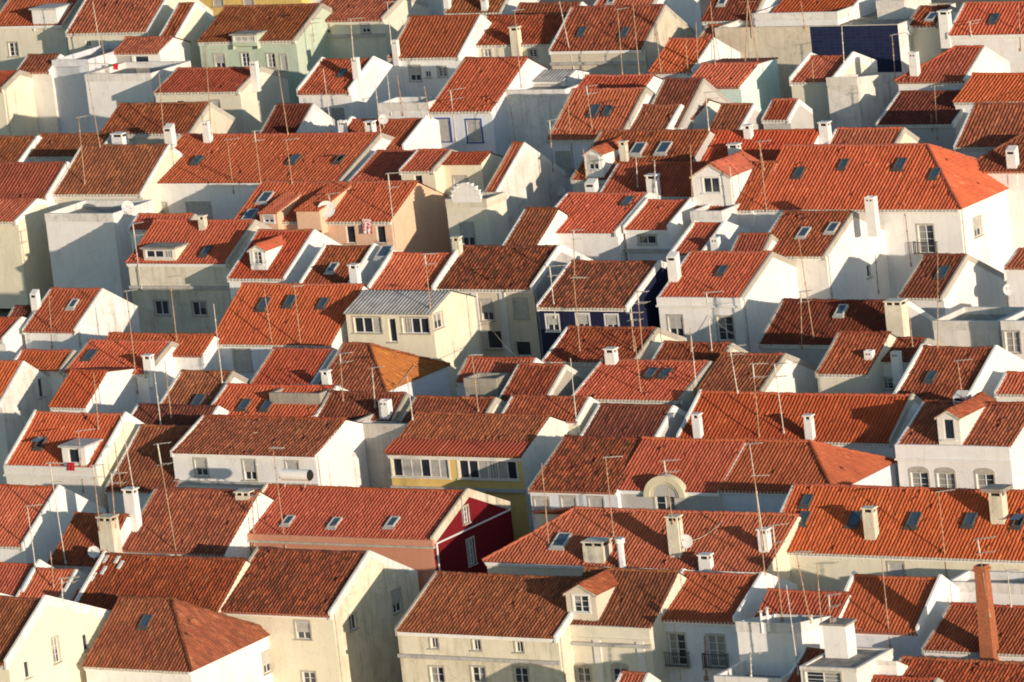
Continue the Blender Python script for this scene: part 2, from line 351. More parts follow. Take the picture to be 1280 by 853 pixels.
    if typ == 'F':
        r = MB(); bx(r, -.3, w+.3, -.12, 0.0, .05, .55, 1)
        for k in range(12):
            a = -.27+(w+.54)*k/11; r.bar(P(a, .0, .5), P(a, .98, .5), .018, 4)
        for b_ in (.1, .98): r.bar(P(-.28, b_, .5), P(w+.28, b_, .5), .025, 4)
        for a in (-.28, w+.28):
            for k in range(3): r.bar(P(a, 0, .12+.14*k), P(a, .98, .12+.14*k), .018, 4)
            r.bar(P(a, .98, .05), P(a, .98, .5), .022, 4)
        r.build('balcony_rail', [IRON, STONE], win)
    return win
WT = {'w': (1.1, 1.35), 's': (1.15, 1.4), 'S': (1.15, 1.6), 'd': (.9, 1.0), 'F': (1.3, 2.2), 'a': (1.0, 1.5), 'v': (.6, .6)}
HOUSES = []
def px_per_m(P):
    return 640/TH/(Vector(P)-CP).dot(FW)
def skylight(root, px, py, E, t, typ='n', loc=Vector()):
    s = math.atan(t); n = Vector((0, -math.sin(s), math.cos(s))); c = on_plane(px, py, E, n)-loc
    dw = Vector((0, math.cos(s), math.sin(s))); w, l = random.choice(((.78, 1.15), (.86, 1.3), (.72, 1.05)))
    if typ == 'L': w, l = 1.1, 1.5
    def P(a, b, o): return tuple(c+Vector((a, 0, 0))+dw*b+n*o)
    def bx(mb, a0, a1, b0, b1, o0, o1, mi=0):
        mb.hexa([P(a0,b0,o0),P(a1,b0,o0),P(a1,b1,o0),P(a0,b1,o0),P(a0,b0,o1),P(a1,b0,o1),P(a1,b1,o1),P(a0,b1,o1)], mi)
    m = MB(); f = .09; T = .2
    bx(m, -w/2, -w/2+f, -l/2, l/2, -.1, T); bx(m, w/2-f, w/2, -l/2, l/2, -.1, T); bx(m, -w/2+f, w/2-f, -l/2, -l/2+f, -.1, T); bx(m, -w/2+f, w/2-f, l/2-f, l/2, -.1, T)
    bx(m, -w/2-.08, w/2+.08, -l/2-.22, -l/2-.004, -.05, .11)
    k = m.build('skylight', SKYL if typ in 'lL' else SKYF, root)
    g = MB()
    if typ == 'o':
        a = .45; cc, ss = math.cos(a), math.sin(a)
        q = lambda x, b, o: tuple(c+Vector((x, 0, 0))+dw*(l/2+(b-l/2)*cc-o*ss)+n*(T+.04+(l/2-b)*ss+o*cc))
        g.hexa([q(-w/2, -l/2, 0), q(w/2, -l/2, 0), q(w/2, l/2, 0), q(-w/2, l/2, 0), q(-w/2, -l/2, .06), q(w/2, -l/2, .06), q(w/2, l/2, .06), q(-w/2, l/2, .06)])
        g.build('sash', SKYG, k); d = MB(); d.face([P(-w/2+f, -l/2+f, .1), P(w/2-f, -l/2+f, .1), P(w/2-f, l/2-f, .1), P(-w/2+f, l/2-f, .1)]); d.build('opening', DARK, k)
    else:
        g.face([P(-w/2+f, -l/2+f, T-.05), P(w/2-f, -l/2+f, T-.05), P(w/2-f, l/2-f, T-.05), P(-w/2+f, l/2-f, T-.05)]); g.build('pane', SKYG, k)
def chimney_mesh(x, y, z, w, d, h, sink, style):
    m = MB(); x0, x1, y0, y1 = x-w/2, x+w/2, y-d/2, y+d/2
    if style == 'r':                                      # round flue
        m.bar((x, y, z-sink), (x, y, z+h-.35), w/2, 14); m.bar((x, y, z+h-.35), (x, y, z+h), w/2*1.45, 14); return m, CLEAN
    if style == 'k':
        m.hexa([(x0-.08, y0-.08, z-sink), (x1+.08, y0-.08, z-sink), (x1+.08, y1+.08, z-sink), (x0-.08, y1+.08, z-sink),
                (x0+.06, y0+.06, z+h-.25), (x1-.06, y0+.06, z+h-.25), (x1-.06, y1-.06, z+h-.25), (x0+.06, y1-.06, z+h-.25)])
        m.box(x0-.03, x1+.03, y0-.03, y1+.03, z+h-.248, z+h-.08); m.box(x0+.04, x1-.04, y0+.04, y1-.04, z+h-.078, z+h+.1)
        m.box(x0+.2, x1-.2, y0+.2, y1-.2, z+h+.1, z+h+.103, 1); return m, BRICK
    v = random.random()
    if style == 'w' and v < .4:                           # plain box with slots under the rim
        m.box(x0, x1, y0, y1, z-sink, z+h-.26); m.box(x0, x1, y0, y0+.1, z+h-.256, z+h); m.box(x0, x1, y1-.1, y1, z+h-.256, z+h)
        m.box(x0, x0+.1, y0+.102, y1-.102, z+h-.256, z+h-.004); m.box(x1-.1, x1, y0+.102, y1-.102, z+h-.256, z+h-.004)
        n = max(2, int(w/.3))
        for i in range(n): a = x0+.1+(w-.2)*(i+.25)/n; m.box(a, a+(w-.2)/n*.5, y0-.004, y0+.02, z+h-.34, z+h-.2, 1)
        return m, WALL
    if style == 'w' and v < .6:                           # sloping lid
        m.hexa([(x0, y0, z-sink), (x1, y0, z-sink), (x1, y1, z-sink), (x0, y1, z-sink), (x0, y0, z+h-.3), (x1, y0, z+h-.3), (x1, y1, z+h), (x0, y1, z+h)])
        m.box(x0+.15, x1-.15, y0-.004, y0+.02, z+h-.62, z+h-.42, 1); return m, WALL
    m.box(x0, x1, y0, y1, z-sink, z+h-.34)
    c = .12
    for a in (x0+.02, x1-c-.02):
        for b in (y0+.02, y1-c-.02): m.box(a, a+c, b, b+c, z+h-.34, z+h-.1)
    if w > 1.2: m.box(x-.06, x+.06, y0+.02, y0+.02+c, z+h-.34, z+h-.1)
    m.box(x0+.14, x1-.14, y0+.16, y1-.16, z+h-.34, z+h-.12, 1)
    o = .07; m.box(x0-o, x1+o, y0-o, y1+o, z+h-.1, z+h)
    if style == 'W': m.box(x0-.35, x1+.35, y0-.35, y1+.35, z+h+.003, z+h+.25, 2)
    return m, WALL
def chimney(roof, px, py, h, E, t, w=.75, style='w', loc=Vector(), col=None, d=None):
    w *= .84; d = d*.84 if d else None
    s = math.atan(t); n = Vector((0, -math.sin(s), math.cos(s))); c = on_plane(px, py, E, n)
    c.y += (d or w)/2
    c.z = E.z+(c.y-E.y)*t-t*(d or w)/2
    c = c-loc; m, mat = chimney_mesh(c.x, c.y, c.z, w, d or w*.75, h, 1.2, style)
    col = col or (C['cream'] if style in 'cW' else C['white'])
    return m.build('chimney', [OLD if style in 'cW' else mat, DARK, CONC], roof, col)
def dormer(root, px, py, w, h, E, t, kind, dk, col, win, loc):
    """dormer on the front slope: bottom centre of its front face seen at (px,py)"""
    s = math.atan(t); n = Vector((0, -math.sin(s), math.cos(s))); c = on_plane(px, py, E, n)-loc
    x0, x1, yf, z = c.x-w/2, c.x+w/2, c.y, c.z; D = MB(); rise = w/2*.55 if dk == 'g' else 0
    side = lambda x, nx: strip_wall(D, (x, yf, 0), (0, 1, 0), (nx, 0, 0), [0, (h)/t], lambda u: z+h, [], z-.6)
    top = (lambda u: z+h+rise*(1-abs(u-w/2)/(w/2))) if dk == 'g' else (lambda u: z+h)
    hole = []
    ww, wh = {'w': (w*.5, h*.62), 'd': (w*.45, h*.75), 'q': (w*.42, h*.5), 'W': (w*.82, h*.62), 's': (w*.55, h*.6)}.get(win, (w*.5, h*.6))
    if win: hole = [((w-ww)/2, (w+ww)/2, z+h-wh-.12, z+h-.12)]
    strip_wall(D, (x0, yf, 0), (1, 0, 0), (0, -1, 0), [0, w/2, w], top, hole, z-.3, .12)
    side(x0, -1); side(x1, 1)
    dm = D.build('dormer', WALL, root, col)
    if win:
        if win == 'W':
            nn = max(2, round(ww/1.0))
            window(dm, (x0, yf, 0), (1, 0, 0), (0, -1, 0), hole[0][0], hole[0][2], ww, wh, 'V' if ww > 2.2 else 'x', col, PVC, .12)
        else: window(dm, (x0, yf, 0), (1, 0, 0), (0, -1, 0), hole[0][0], hole[0][2], ww, wh, win if win != 'q' else 'x', col, PVC, .12)
    oh = .14
    if dk == 'g':
        a = math.atan2(rise, w/2); sl = (w/2+oh)/math.cos(a); ln = (h+rise)/t+.2; zt = z+h+rise
        clipf = lambda Wm: None
        pr = []
        for sx in (1, -1):
            O = (c.x+sx*(w/2+oh), yf-oh, zt-(w/2+oh)*math.tan(a)+.03)
            if sx > 0: pr.append(tile_sheet(O, (0, 1, 0), (-math.cos(a), 0, math.sin(a)), ln, sl, kind))
            else: pr.append(tile_sheet((O[0], yf-oh+ln, O[2]), (0, -1, 0), (math.cos(a), 0, math.sin(a)), ln, sl, kind))
        pr.append(ridge_caps((c.x, yf-oh, zt+.06), (c.x, yf-oh+ln, zt+.06), .12))
        V, F, UV = join_sheets(pr); np_mesh('dormer_roof', V, F, TILE[kind], dm, UV)
        e = MB()                                           # white bargeboard behind the tile ends
        for sx in (1, -1):
            A = Vector((c.x, yf-oh+.03, zt+.02)); B = Vector((c.x+sx*(w/2+oh), yf-oh+.03, zt-(w/2+oh)*math.tan(a)+.02))
            e.hexa([A+Vector((0,0,-.14)), B+Vector((0,0,-.14)), B+Vector((0,oh-.035,-.14)), A+Vector((0,oh-.035,-.14)), A, B, B+Vector((0,oh-.035,0)), A+Vector((0,oh-.035,0))])
        e.build('bargeboard', MORT, dm)
    elif dk == 's':                                        # shed: roof falls to the front, shallower than the main one
        t2 = t*.45; ln = h/(t-t2)+.2; a = math.atan(t2)
        P = tile_sheet((x0-.1, yf-oh, z+h-oh*t2+.05), (1, 0, 0), (0, math.cos(a), math.sin(a)), w+.2, (ln+oh)/math.cos(a), kind)
        np_mesh('dormer_roof', *P[:2], TILE[kind], dm, P[2])
        c2 = MB()
        for x in (x0, x1-.1): c2.hexa([(x, yf+.003, z+h-.005), (x+.1, yf+.003, z+h-.005), (x+.1, yf+ln, z+h-.005), (x, yf+ln, z+h-.005), (x, yf+.003, z+h+.02), (x+.1, yf+.003, z+h+.02), (x+.1, yf+ln, z+h+ln*t2), (x, yf+ln, z+h+ln*t2)])
        c2.build('cheek', WALL, dm, col)
    else:
        m = MB(); m.box(x0-.15, x1+.15, yf-.25, yf+h/t+.1, z+h+.003, z+h+.16); m.build('dormer_roof', CONC if dk == 'b' else SKYL, dm)
def house(label, e0, x1, r0, col, kind, par='LR', win=(), gwin=(), sky=(), chim=(), dorm=(), s=None, back=1.0, bs=None, hip='', corn='d',
          dz=0.0, gcol=None, parc=None, band=None, wmat=None, gmat=None, like=None, parap=0, name='house', down=None, pitch=None, wtrim=None, ground=None, hipk=None, gpar=None, pil=()):
    E = on_hill(*e0, dz)
    if like is not None:                                   # same street front as another house
        E = on_plane(e0[0], e0[1], (0, like, 0), Vector((0, 1, 0)))
    X1 = x_on_line(E, x1); W = max(.6, X1-E.x)
    pitch = pitch or 5.05/px_per_m(E)
    # ridge: where the ray meets the left gable plane
    Rr = on_plane(r0[0], r0[1], E, Vector((1, 0, 0))); Lf = Rr.y-E.y; t = (Rr.z-E.z)/Lf if Lf > .3 else 9
    lo, hi = .36, .68
    if s is not None or not (lo <= t <= hi) or hip.startswith('L') or 'L' in hip:
        t = math.tan(math.radians(s)) if s is not None else min(hi, max(lo, t if t < 9 else hi))
        if 'L' in hip and s is None: t = .50
        a, b = .2, 25.
        for _ in range(50):
            Lf = (a+b)/2
            if proj((E.x, E.y+Lf, E.z+Lf*t))[1] > (r0[1] if 'L' not in hip else r0[1]-1): a = Lf
            else: b = Lf
    zr = E.z+Lf*t; tb = math.tan(math.radians(bs)) if bs is not None else t; Lb = max(.3, Lf*back)
    zbk = zr-Lb*tb
    yc = E.y+Lf
    gz = (hz(E.x+W/2, yc)-GROUND) if ground is None else E.z-ground
    gz = min(gz, E.z-2.5, zbk-2.0)
    root = empty(name, (E.x, E.y, gz), label, 'house', 'tile roofed houses on the hillside'); loc = Vector((E.x, E.y, gz))
    e = E-loc; OV = .22 if parap == 0 else .0                # overhang of the eave
    yw = OV; ez = e.z; zr -= loc.z; zbk -= loc.z; D = Lf+Lb; rz = lambda y: (ez+y*t if y <= Lf else zr-(y-Lf)*tb)
    cw = C[col] if isinstance(col, str) else col; gw = C[gcol] if gcol else cw
    pw = C[parc] if parc else tuple(min(.82, v*1.04) for v in (C['white'] if max(cw)-min(cw) < .3 and min(cw) > .3 else (C['pale'])))
    # facade with real recesses
    holes, wins = [], []
    for wd in win:
        px, py, ty = wd[:3]; w, h = (wd[3], wd[4]) if len(wd) > 4 else WT[ty]
        c = on_plane(px, py, (0, E.y+yw, 0), Vector((0, 1, 0)))-loc
        u0 = c.x-w/2; u0 = min(max(u0, .2), W-w-.2); za = min(c.z-h/2, ez-h-(.42 if ty != 'V' else .36))
        if W < w+.5: continue
        hbox = (u0, u0+w, za, za+h)
        if any(not (hbox[1]+.1 < o[0] or hbox[0]-.1 > o[1] or hbox[3]+.1 < o[2] or hbox[2]-.1 > o[3]) for o in holes): continue
        holes.append(hbox); wins.append((u0, za, w, h, ty))
    mb = MB(); strip_wall(mb, (0, yw, 0), (1, 0, 0), (0, -1, 0), [0, W], lambda u: ez+yw*t-.06, holes, 0)
    mb.build('facade', wmat or WALL, root, cw)
    for (u0, za, w, h, ty) in wins: window(root, (0, yw, 0), (1, 0, 0), (0, -1, 0), u0, za, w, h, ty, cw, wtrim)
    # side and back walls
    mb = MB(); gh, gws = [], []
    hr, hl = 'R' in hip, 'L' in hip
    th = .02
    for wd in gwin:
        px, py, ty = wd[:3]; w, h = (wd[3], wd[4]) if len(wd) > 4 else WT[ty]
        c = on_plane(px, py, (X1, 0, 0), Vector((1, 0, 0)))-loc; u0 = c.y-w/2
        u0 = max(u0, yw+.2); u0 = min(u0, D-w-.2); za = c.z-h/2
        lim = min(rz(u0), rz(u0+w)) if not hr else ez
        za = min(za, lim-h-.3)
        gh.append((u0-yw, u0+w-yw, za, za+h)); gws.append((u0-yw, za, w, h, ty))
    top = (lambda u: rz(u+yw)-.03) if not hr else (lambda u: ez-.03)
    topl = (lambda u: rz(u+yw)-.03) if not hl else (lambda u: ez-.03)
    strip_wall(mb, (W, yw, 0), (0, 1, 0), (1, 0, 0), [0, Lf-yw, D-yw], top, gh, 0)
    strip_wall(mb, (0, yw, 0), (0, 1, 0), (-1, 0, 0), [0, Lf-yw, D-yw], topl, [], 0)
    strip_wall(mb, (0, D, 0), (1, 0, 0), (0, 1, 0), [0, W], lambda u: zbk-.03, [], 0)
    mb.build('wall', gmat or wmat or WALL, root, gw)
    for (u0, za, w, h, ty) in gws: window(root, (W, yw, 0), (0, 1, 0), (1, 0, 0), u0, za, w, h, ty, gw, wtrim)
    # roof
    sf = math.atan(t); SL = Lf/math.cos(sf); pl = .17 if ('L' in par and not hl) else -.10; pr = .17 if ('R' in par and not hr) else -.10
    if W < 2: pl, pr = min(pl, .12), min(pr, .12)
    x0r, x1r = (pl if not hl else -.2), (W-pr if not hr else W+.2); WR = x1r-x0r
    hx = Lf*.92                                            # run of a hip
    parts = []
    cL = (lambda w: w/SL*(hx)) if hl else None; cR = (lambda w: WR-w/SL*(hx)) if hr else None
    parts.append(tile_sheet((x0r, 0, ez), (1, 0, 0), (0, math.cos(sf), math.sin(sf)), WR, SL, kind, cL, cR, pitch=pitch))
    sb = math.atan(tb); SB = Lb/math.cos(sb)
    # back slope, laid from the back eave up
    cLb = (lambda w: w/SB*hx) if hr else None; cRb = (lambda w: WR-w/SB*hx) if hl else None
    parts.append(tile_sheet((x1r, D+.1*math.cos(sb), zbk-.1*math.sin(sb)), (-1, 0, 0), (0, -math.cos(sb), math.sin(sb)), WR, SB+.1, kind, cLb, cRb, low=True, pitch=pitch))
    hk = []
    for flag, sx in ((hr, 1), (hl, -1)):
        if not flag: continue
        a = math.atan2(zr-ez, hx); hs = hx/math.cos(a)
        if sx > 0: sh = tile_sheet((x1r, 0, ez), (0, 1, 0), (-math.cos(a), 0, math.sin(a)), D, hs, kind, lambda w: w/hs*Lf, lambda w: D-w/hs*(D-Lf), pitch=pitch)
        else: sh = tile_sheet((x0r, D, ez), (0, -1, 0), (math.cos(a), 0, math.sin(a)), D, hs, kind, lambda w: w/hs*(D-Lf), lambda w: D-w/hs*Lf, pitch=pitch)
        (hk if hipk else parts).append(sh)
    rx0, rx1 = (x0r+hx if hl else x0r), (x1r-hx if hr else x1r)
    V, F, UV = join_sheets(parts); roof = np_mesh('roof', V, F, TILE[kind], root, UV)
    if hk: V, F, UV = join_sheets(hk); np_mesh('hip_roof', V, F, TILE[hipk], root, UV)
    caps = []
    if rx1 > rx0+.3 and kind != 'M': caps.append(ridge_caps((rx0, Lf, zr+.07), (rx1, Lf, zr+.07)))
    if hr: caps += [ridge_caps((x1r, 0, ez+.08), (rx1, Lf, zr+.10), .13), ridge_caps((x1r, D, zbk+.08), (rx1, Lf, zr+.10), .13)]
    if hl: caps += [ridge_caps((x0r, 0, ez+.08), (rx0, Lf, zr+.10), .13), ridge_caps((x0r, D, zbk+.08), (rx0, Lf, zr+.10), .13)]
    if caps: V, F, UV = join_sheets(caps); np_mesh('ridge_tiles', V, F, TILE[kind if not hipk else 'A'], root, UV)
    # verge parapets
    for sd, xa, xb in (('L', 0, pl), ('R', W-pr, W)):
        if sd not in par or (sd == 'L' and hl) or (sd == 'R' and hr): continue
        xa, xb = (xa-.015, xb) if sd == 'L' else (xa, xb+.015)
        m = MB(); h = gpar or random.uniform(.08, .18)
        for (ya, za, yb, zb) in ((-.02, ez-.0, Lf, zr), (Lf, zr, D, zbk)):
            m.hexa([(xa, ya, za-.35), (xb, ya, za-.35), (xb, yb, zb-.35), (xa, yb, zb-.35), (xa, ya, za+h), (xb, ya, za+h), (xb, yb, zb+h), (xa, yb, zb+h)])
        m.build('parapet', OLD if random.random() < .5 else WALL, root, random.choice((tuple(v*.96 for v in pw), tuple(v*.9 for v in pw), (.46, .42, .36), (.40, .37, .32))) if not parc and (not gpar or gpar < .3) else pw)
    # cornice under the eave
    m = MB()
    if parap:
        m.box(-.04, W+.04, -.12, .14, ez-parap, ez+.10, 1); m.box(-.1, W+.1, -.22, .14-.003, ez-parap-.16, ez-parap-.004, 0); m.build('cornice', [STONE if parap < .5 else WALL, wmat or WALL], root, cw)
    elif corn:
        m.box(-.03, W+.03, OV-.12, OV+.02, ez-.34, ez-.20); m.box(-.05, W+.05, OV-.20, OV+.02, ez-.197, ez-.07)
        if corn == 'd':                                    # mortar-filled tile ends under the eave
            n = max(2, round(W/pitch)); p = W/n
            for i in range(n):
                xc = (i+.5)*p; m.bar((xc, OV-.26, ez-.115), (xc, OV-.02, ez-.115), p*.36, 6, 1)
        m.build('cornice', [WALL, CLAY if random.random() < .35 else MORT], root, pw)
    for bz in ([band] if band else []):                    # moulding across the facade
        c = on_plane(e0[0], bz, (0, E.y+yw, 0), Vector((0, 1, 0)))-loc; zz = proj
        m = MB(); m.box(-.05, W+.05, yw-.22, yw+.0, c.z-.12, c.z+.14); m.build('moulding', OLD, root, C['grey'])
    for px in pil:
        c = on_plane(px, e0[1]+8, (0, E.y+yw, 0), Vector((0, 1, 0)))-loc
        m = MB(); m.box(c.x-.28, c.x+.28, yw-.10, yw, 0, ez-.35); m.build('pilaster', WALL, root, C['pale'])
    for k_ in sky: skylight(root, k_[0], k_[1], E, t, k_[2] if len(k_) > 2 else 'n', loc)
    for k_ in chim:                                        # (px, py of its foot, height, width, style)
        chimney(roof, k_[0], k_[1], k_[2], E, t, k_[3] if len(k_) > 3 else .8, k_[4] if len(k_) > 4 else 'w', loc, d=k_[5] if len(k_) > 5 else None)
    for k_ in dorm:                                        # (px, py, w, h, kind, window, colour)
        dormer(root, k_[0], k_[1], k_[2], k_[3], E, t, kind, k_[4], C[k_[6]] if len(k_) > 6 else C['white'], k_[5], loc)
    HOUSES.append(dict(root=root, E=E, W=W, D=D, t=t, Lf=Lf, label=label))
    return root
def block(label, e0, x1, depth, col, h=None, par=.5, win=(), gwin=(), mat=None, dz=0, col2=None, split=None, name='flat_roofed_house', cat='house', fall=0, ground=None):
    """flat roofed block: e0 = top left corner of the front"""
    E = on_hill(*e0, dz+.8); X1 = x_on_line(E, x1); W = X1-E.x
    gz = min(hz(E.x+W/2, E.y)-GROUND, E.z-2.5) if ground is None else E.z-ground
    root = empty(name, (E.x, E.y, gz), label, cat, 'plain flat topped buildings' ); loc = Vector((E.x, E.y, gz)); H = E.z-gz; cw = C[col]
    holes, ws = [], []
    for wd in win:
        px, py, ty = wd[:3]; w, h_ = (wd[3], wd[4]) if len(wd) > 4 else WT[ty]
        c = on_plane(px, py, (0, E.y, 0), Vector((0, 1, 0)))-loc; u0 = min(max(c.x-w/2, .15), W-w-.15); za = min(c.z-h_/2, H-h_-.25)
        if W > w+.4: holes.append((u0, u0+w, za, za+h_)); ws.append((u0, za, w, h_, ty))
    m = MB()
    if split:
        sx = x_on_line(E, split)-E.x; strip_wall(m, (0, 0, 0), (1, 0, 0), (0, -1, 0), [0, sx], lambda u: H, holes, 0); m.build('facade', mat or WALL, root, cw)
        m = MB(); strip_wall(m, (sx, 0, 0), (1, 0, 0), (0, -1, 0), [0, W-sx], lambda u: H, [], 0); m.build('facade', TILEBLUE, root, C[col2])
    else: strip_wall(m, (0, 0, 0), (1, 0, 0), (0, -1, 0), [0, W], lambda u: H, holes, 0); m.build('facade', mat or WALL, root, cw)
    for (u0, za, w, h_, ty) in ws: window(root, (0, 0, 0), (1, 0, 0), (0, -1, 0), u0, za, w, h_, ty, cw)
    gh, gs = [], []
    for wd in gwin:
        px, py, ty = wd[:3]; w, h_ = (wd[3], wd[4]) if len(wd) > 4 else WT[ty]
        c = on_plane(px, py, (X1, 0, 0), Vector((1, 0, 0)))-loc; u0 = min(max(c.y-w/2, .2), depth-w-.2); za = min(c.z-h_/2, H-h_-.4)
        gh.append((u0, u0+w, za, za+h_)); gs.append((u0, za, w, h_, ty))
    m = MB(); tf = lambda u: H-fall*u/depth
    strip_wall(m, (W, 0, 0), (0, 1, 0), (1, 0, 0), [0, depth], tf, gh, 0); strip_wall(m, (0, 0, 0), (0, 1, 0), (-1, 0, 0), [0, depth], tf, [], 0); strip_wall(m, (0, depth, 0), (1, 0, 0), (0, 1, 0), [0, W], lambda u: H-fall, [], 0)
    m.build('wall', mat or WALL, root, C['white'] if split else cw)
    for (u0, za, w, h_, ty) in gs: window(root, (W, 0, 0), (0, 1, 0), (1, 0, 0), u0, za, w, h_, ty, cw)
    m = MB(); q = .22
    m.hexa([(q, q, H-par-.1-0), (W-q, q, H-par-.1), (W-q, depth-q, H-par-.1-fall), (q, depth-q, H-par-.1-fall), (q, q, H-par), (W-q, q, H-par), (W-q, depth-q, H-par-fall), (q, depth-q, H-par-fall)])
    m.build('flat_roof', CONC, root)
    m = MB(); PB = .15 if not split else -par+.0
    for (a, b, c_, d) in ((-.03, W+.03, -.03, q), (-.03, q, q+.002, depth+.03), (W-q, W+.03, q+.002, depth+.03), (q+.002, W-q-.002, depth-q, depth+.03)):
        f0, f1 = fall*max(c_, 0)/depth, fall*d/depth
        m.hexa([(a, c_, H-par-PB-f0), (b, c_, H-par-PB-f0), (b, d, H-par-PB-f1), (a, d, H-par-PB-f1), (a, c_, H+.06-f0), (b, c_, H+.06-f0), (b, d, H+.06-f1), (a, d, H+.06-f1)])
    m.build('parapet', OLD, root, tuple(v*.95 for v in cw))
    return root
TILEBLUE = None
def blue_tiles():
    m, nt, b = new_mat('glazed_wall_tiles'); tc = N(nt, 'ShaderNodeTexCoord'); oi = N(nt, 'ShaderNodeObjectInfo')
    sep = N(nt, 'ShaderNodeSeparateXYZ'); cb = N(nt, 'ShaderNodeCombineXYZ'); L(nt, tc.outputs['Object'], sep.inputs[0]); L(nt, sep.outputs[0], cb.inputs[0]); L(nt, sep.outputs[2], cb.inputs[1])
    bt = N(nt, 'ShaderNodeTexBrick', i_Scale=1.0); bt.offset = 0; L(nt, cb.outputs[0], bt.inputs['Vector'])
    bt.inputs['Brick Width'].default_value = .55; bt.inputs['Row Height'].default_value = .3; bt.inputs['Mortar Size'].default_value = .015
    bt.inputs['Color1'].default_value = (.010, .016, .050, 1); bt.inputs['Color2'].default_value = (.016, .024, .066, 1); bt.inputs['Mortar'].default_value = (.03, .036, .075, 1)
    L(nt, bt.outputs[0], b.inputs['Base Color']); b.inputs['Roughness'].default_value = .5; return m
TILEBLUE = blue_tiles()
# ------------------------------------------------------------------ light
SUN_EL, SUN_AZ = math.radians(7.0), math.radians(-26.5)       # azimuth from +X, towards -Y
sd = Vector((math.cos(SUN_EL)*math.cos(SUN_AZ), math.cos(SUN_EL)*math.sin(SUN_AZ), math.sin(SUN_EL)))
ld = bpy.data.lights.new('sun', 'SUN'); ld.energy = 3.9; ld.angle = math.radians(.5); ld.color = (1.0, .83, .66)
lo = bpy.data.objects.new('sun', ld); COL.objects.link(lo); lo.rotation_euler = sd.to_track_quat('Z', 'Y').to_euler()
w = bpy.data.worlds.new('World'); S.world = w; w.use_nodes = True; nt = w.node_tree
bg = nt.nodes['Background']; sk = nt.nodes.new('ShaderNodeTexSky'); sk.sky_type = 'NISHITA'; sk.sun_disc = False
sk.sun_elevation = SUN_EL; sk.sun_rotation = math.atan2(sd.x, sd.y); sk.air_density = 1.0; sk.dust_density = .3; sk.ozone_density = 1.6
nt.links.new(sk.outputs[0], bg.inputs[0]); bg.inputs[1].default_value = .15
S.view_settings.view_transform = 'Standard'; S.view_settings.look = 'None'; S.view_settings.exposure = .45; S.view_settings.gamma = 1
S.render.engine = 'CYCLES'

S.cycles.filter_width = 1.9
# ------------------------------------------------------------------ the setting
def hillside():
    xs = np.linspace(-900, 900, 61); ys = np.linspace(-900, 900, 61); V = []
    for y in ys:
        for x in xs:
            z = G*max(-170, min(y, 300))-GROUND
            V.append((x, y, z))
    F = [(j*61+i, j*61+i+1, (j+1)*61+i+1, (j+1)*61+i) for j in range(60) for i in range(60)]
    o = np_mesh('hillside', V, F, GROUNDM); o['kind'] = 'structure'
GROUNDM = plain('cobbled_ground', (.20, .18, .15), .95, nz=.4, sc=.5)
hillside()
H = house; B = block
# ------------------------------------------------------------------ far rows at the top of the picture
H('ochre walled house cut by the top edge left of centre', (244, -24), 372, (262, -55), 'yellow', 'R', win=[(272, -2, 'S'), (310, -2, 'S')])
H('white house cut by the top edge above the pale green house', (376, -34), 470, (396, -66), 'white', 'B')
H('house with a long roof cut by the top edge, fourth from the left', (492, -20), 548, (505, -50), 'white', 'R')
H('top left house with a white roof terrace cut into its tiles', (-12, 33), 79, (24, -18), 'cream', 'R', dorm=[(57, 31, 3.0, 1.5, 'x', '', 'white')], win=[(17, 62, 'w'), (5, 62, 's')], corn='p')
H('top left cream house with a broad rusty orange roof', (82, 42), 184, (118, -18), 'cream', 'A', win=[(110, 55, 'v')])
H('narrow house with a thin strip of brown roof and cream gable', (197, 50), 219, (222, 6), 'cream', 'B')
H('pale green house with a wide box dormer on brown tiles', (247, 53), 368, (282, 9), 'green', 'B', back=.3, win=[(275, 77, 's'), (307, 75, 'w', .9, 1.3), (339, 76, 'w', .9, 1.3), (355, 78, 'S', .7, 1.5)], dorm=[(306, 54, 2.8, .75, 'b', 'W', 'green')], par='R')
H('cream house with two shuttered attic windows above a pent roof', (377, 26), 478, (404, -2), 'cream', 'A', win=[(407, 35, 's', .9, .9), (457, 35, 's', .9, .9)], band=46, chim=[])
H('white house with an orange roof half shaded by its neighbour', (484, 73), 574, (512, 22), 'white', 'R', win=[(519, 92, 's'), (535, 93, 'v'), (553, 90, 'w', .9, .9)], chim=[(494, 75, 1.8, .7)])
H('brown roofed house at the top edge with two small chimneys', (555, 17), 626, (575, -22), 'pale', 'B', chim=[(558, 14, 1.5, .7), (605, 16, 1.4, .7)])
H('small roof at the top edge behind the broad striped roof', (640, 22), 720, (648, 6), 'white', 'B')
H('aged orange roofed house with a cream chimney, left of the broad striped roof', (582, 57), 690, (608, 21), 'cream', 'A', win=[(609, 66, 'w', .8, .7), (666, 67, 'w', .8, .7)], chim=[(643, 60, 1.9, 1.0, 'c')])
H('beige gabled house with the broadest striped roof near the top', (686, 64), 804, (714, 10), 'beige', 'A', gmat=OLD, band=80, sky=[(728, 40, 'd'), (781, 41, 'd')], corn='p')
H('house at the top edge with a tall white gable over the striped roof', (738, 14), 812, (766, -28), 'white', 'N', sky=[(765, 1, 'l')])
H('small red roofed house right of the broad striped roof', (811, 90), 866, (838, 50), 'white', 'N', par='R')
H('dark spotted roof at the top edge right of centre', (877, 27), 942, (898, -18), 'bluew', 'D', par='R', sky=[(904, 2, 'l')])
H('small roof tucked above the beige blank wall', (874, 48), 895, (884, 33), 'white', 'A')
H('top edge house with a bright roof beside a white gable, above the navy wall', (964, 19), 1062, (1000, -18), 'white', 'N', par='R')
B('white blank parapeted building above the navy tiled wall', (940, 18), 1046, 6, 'white')
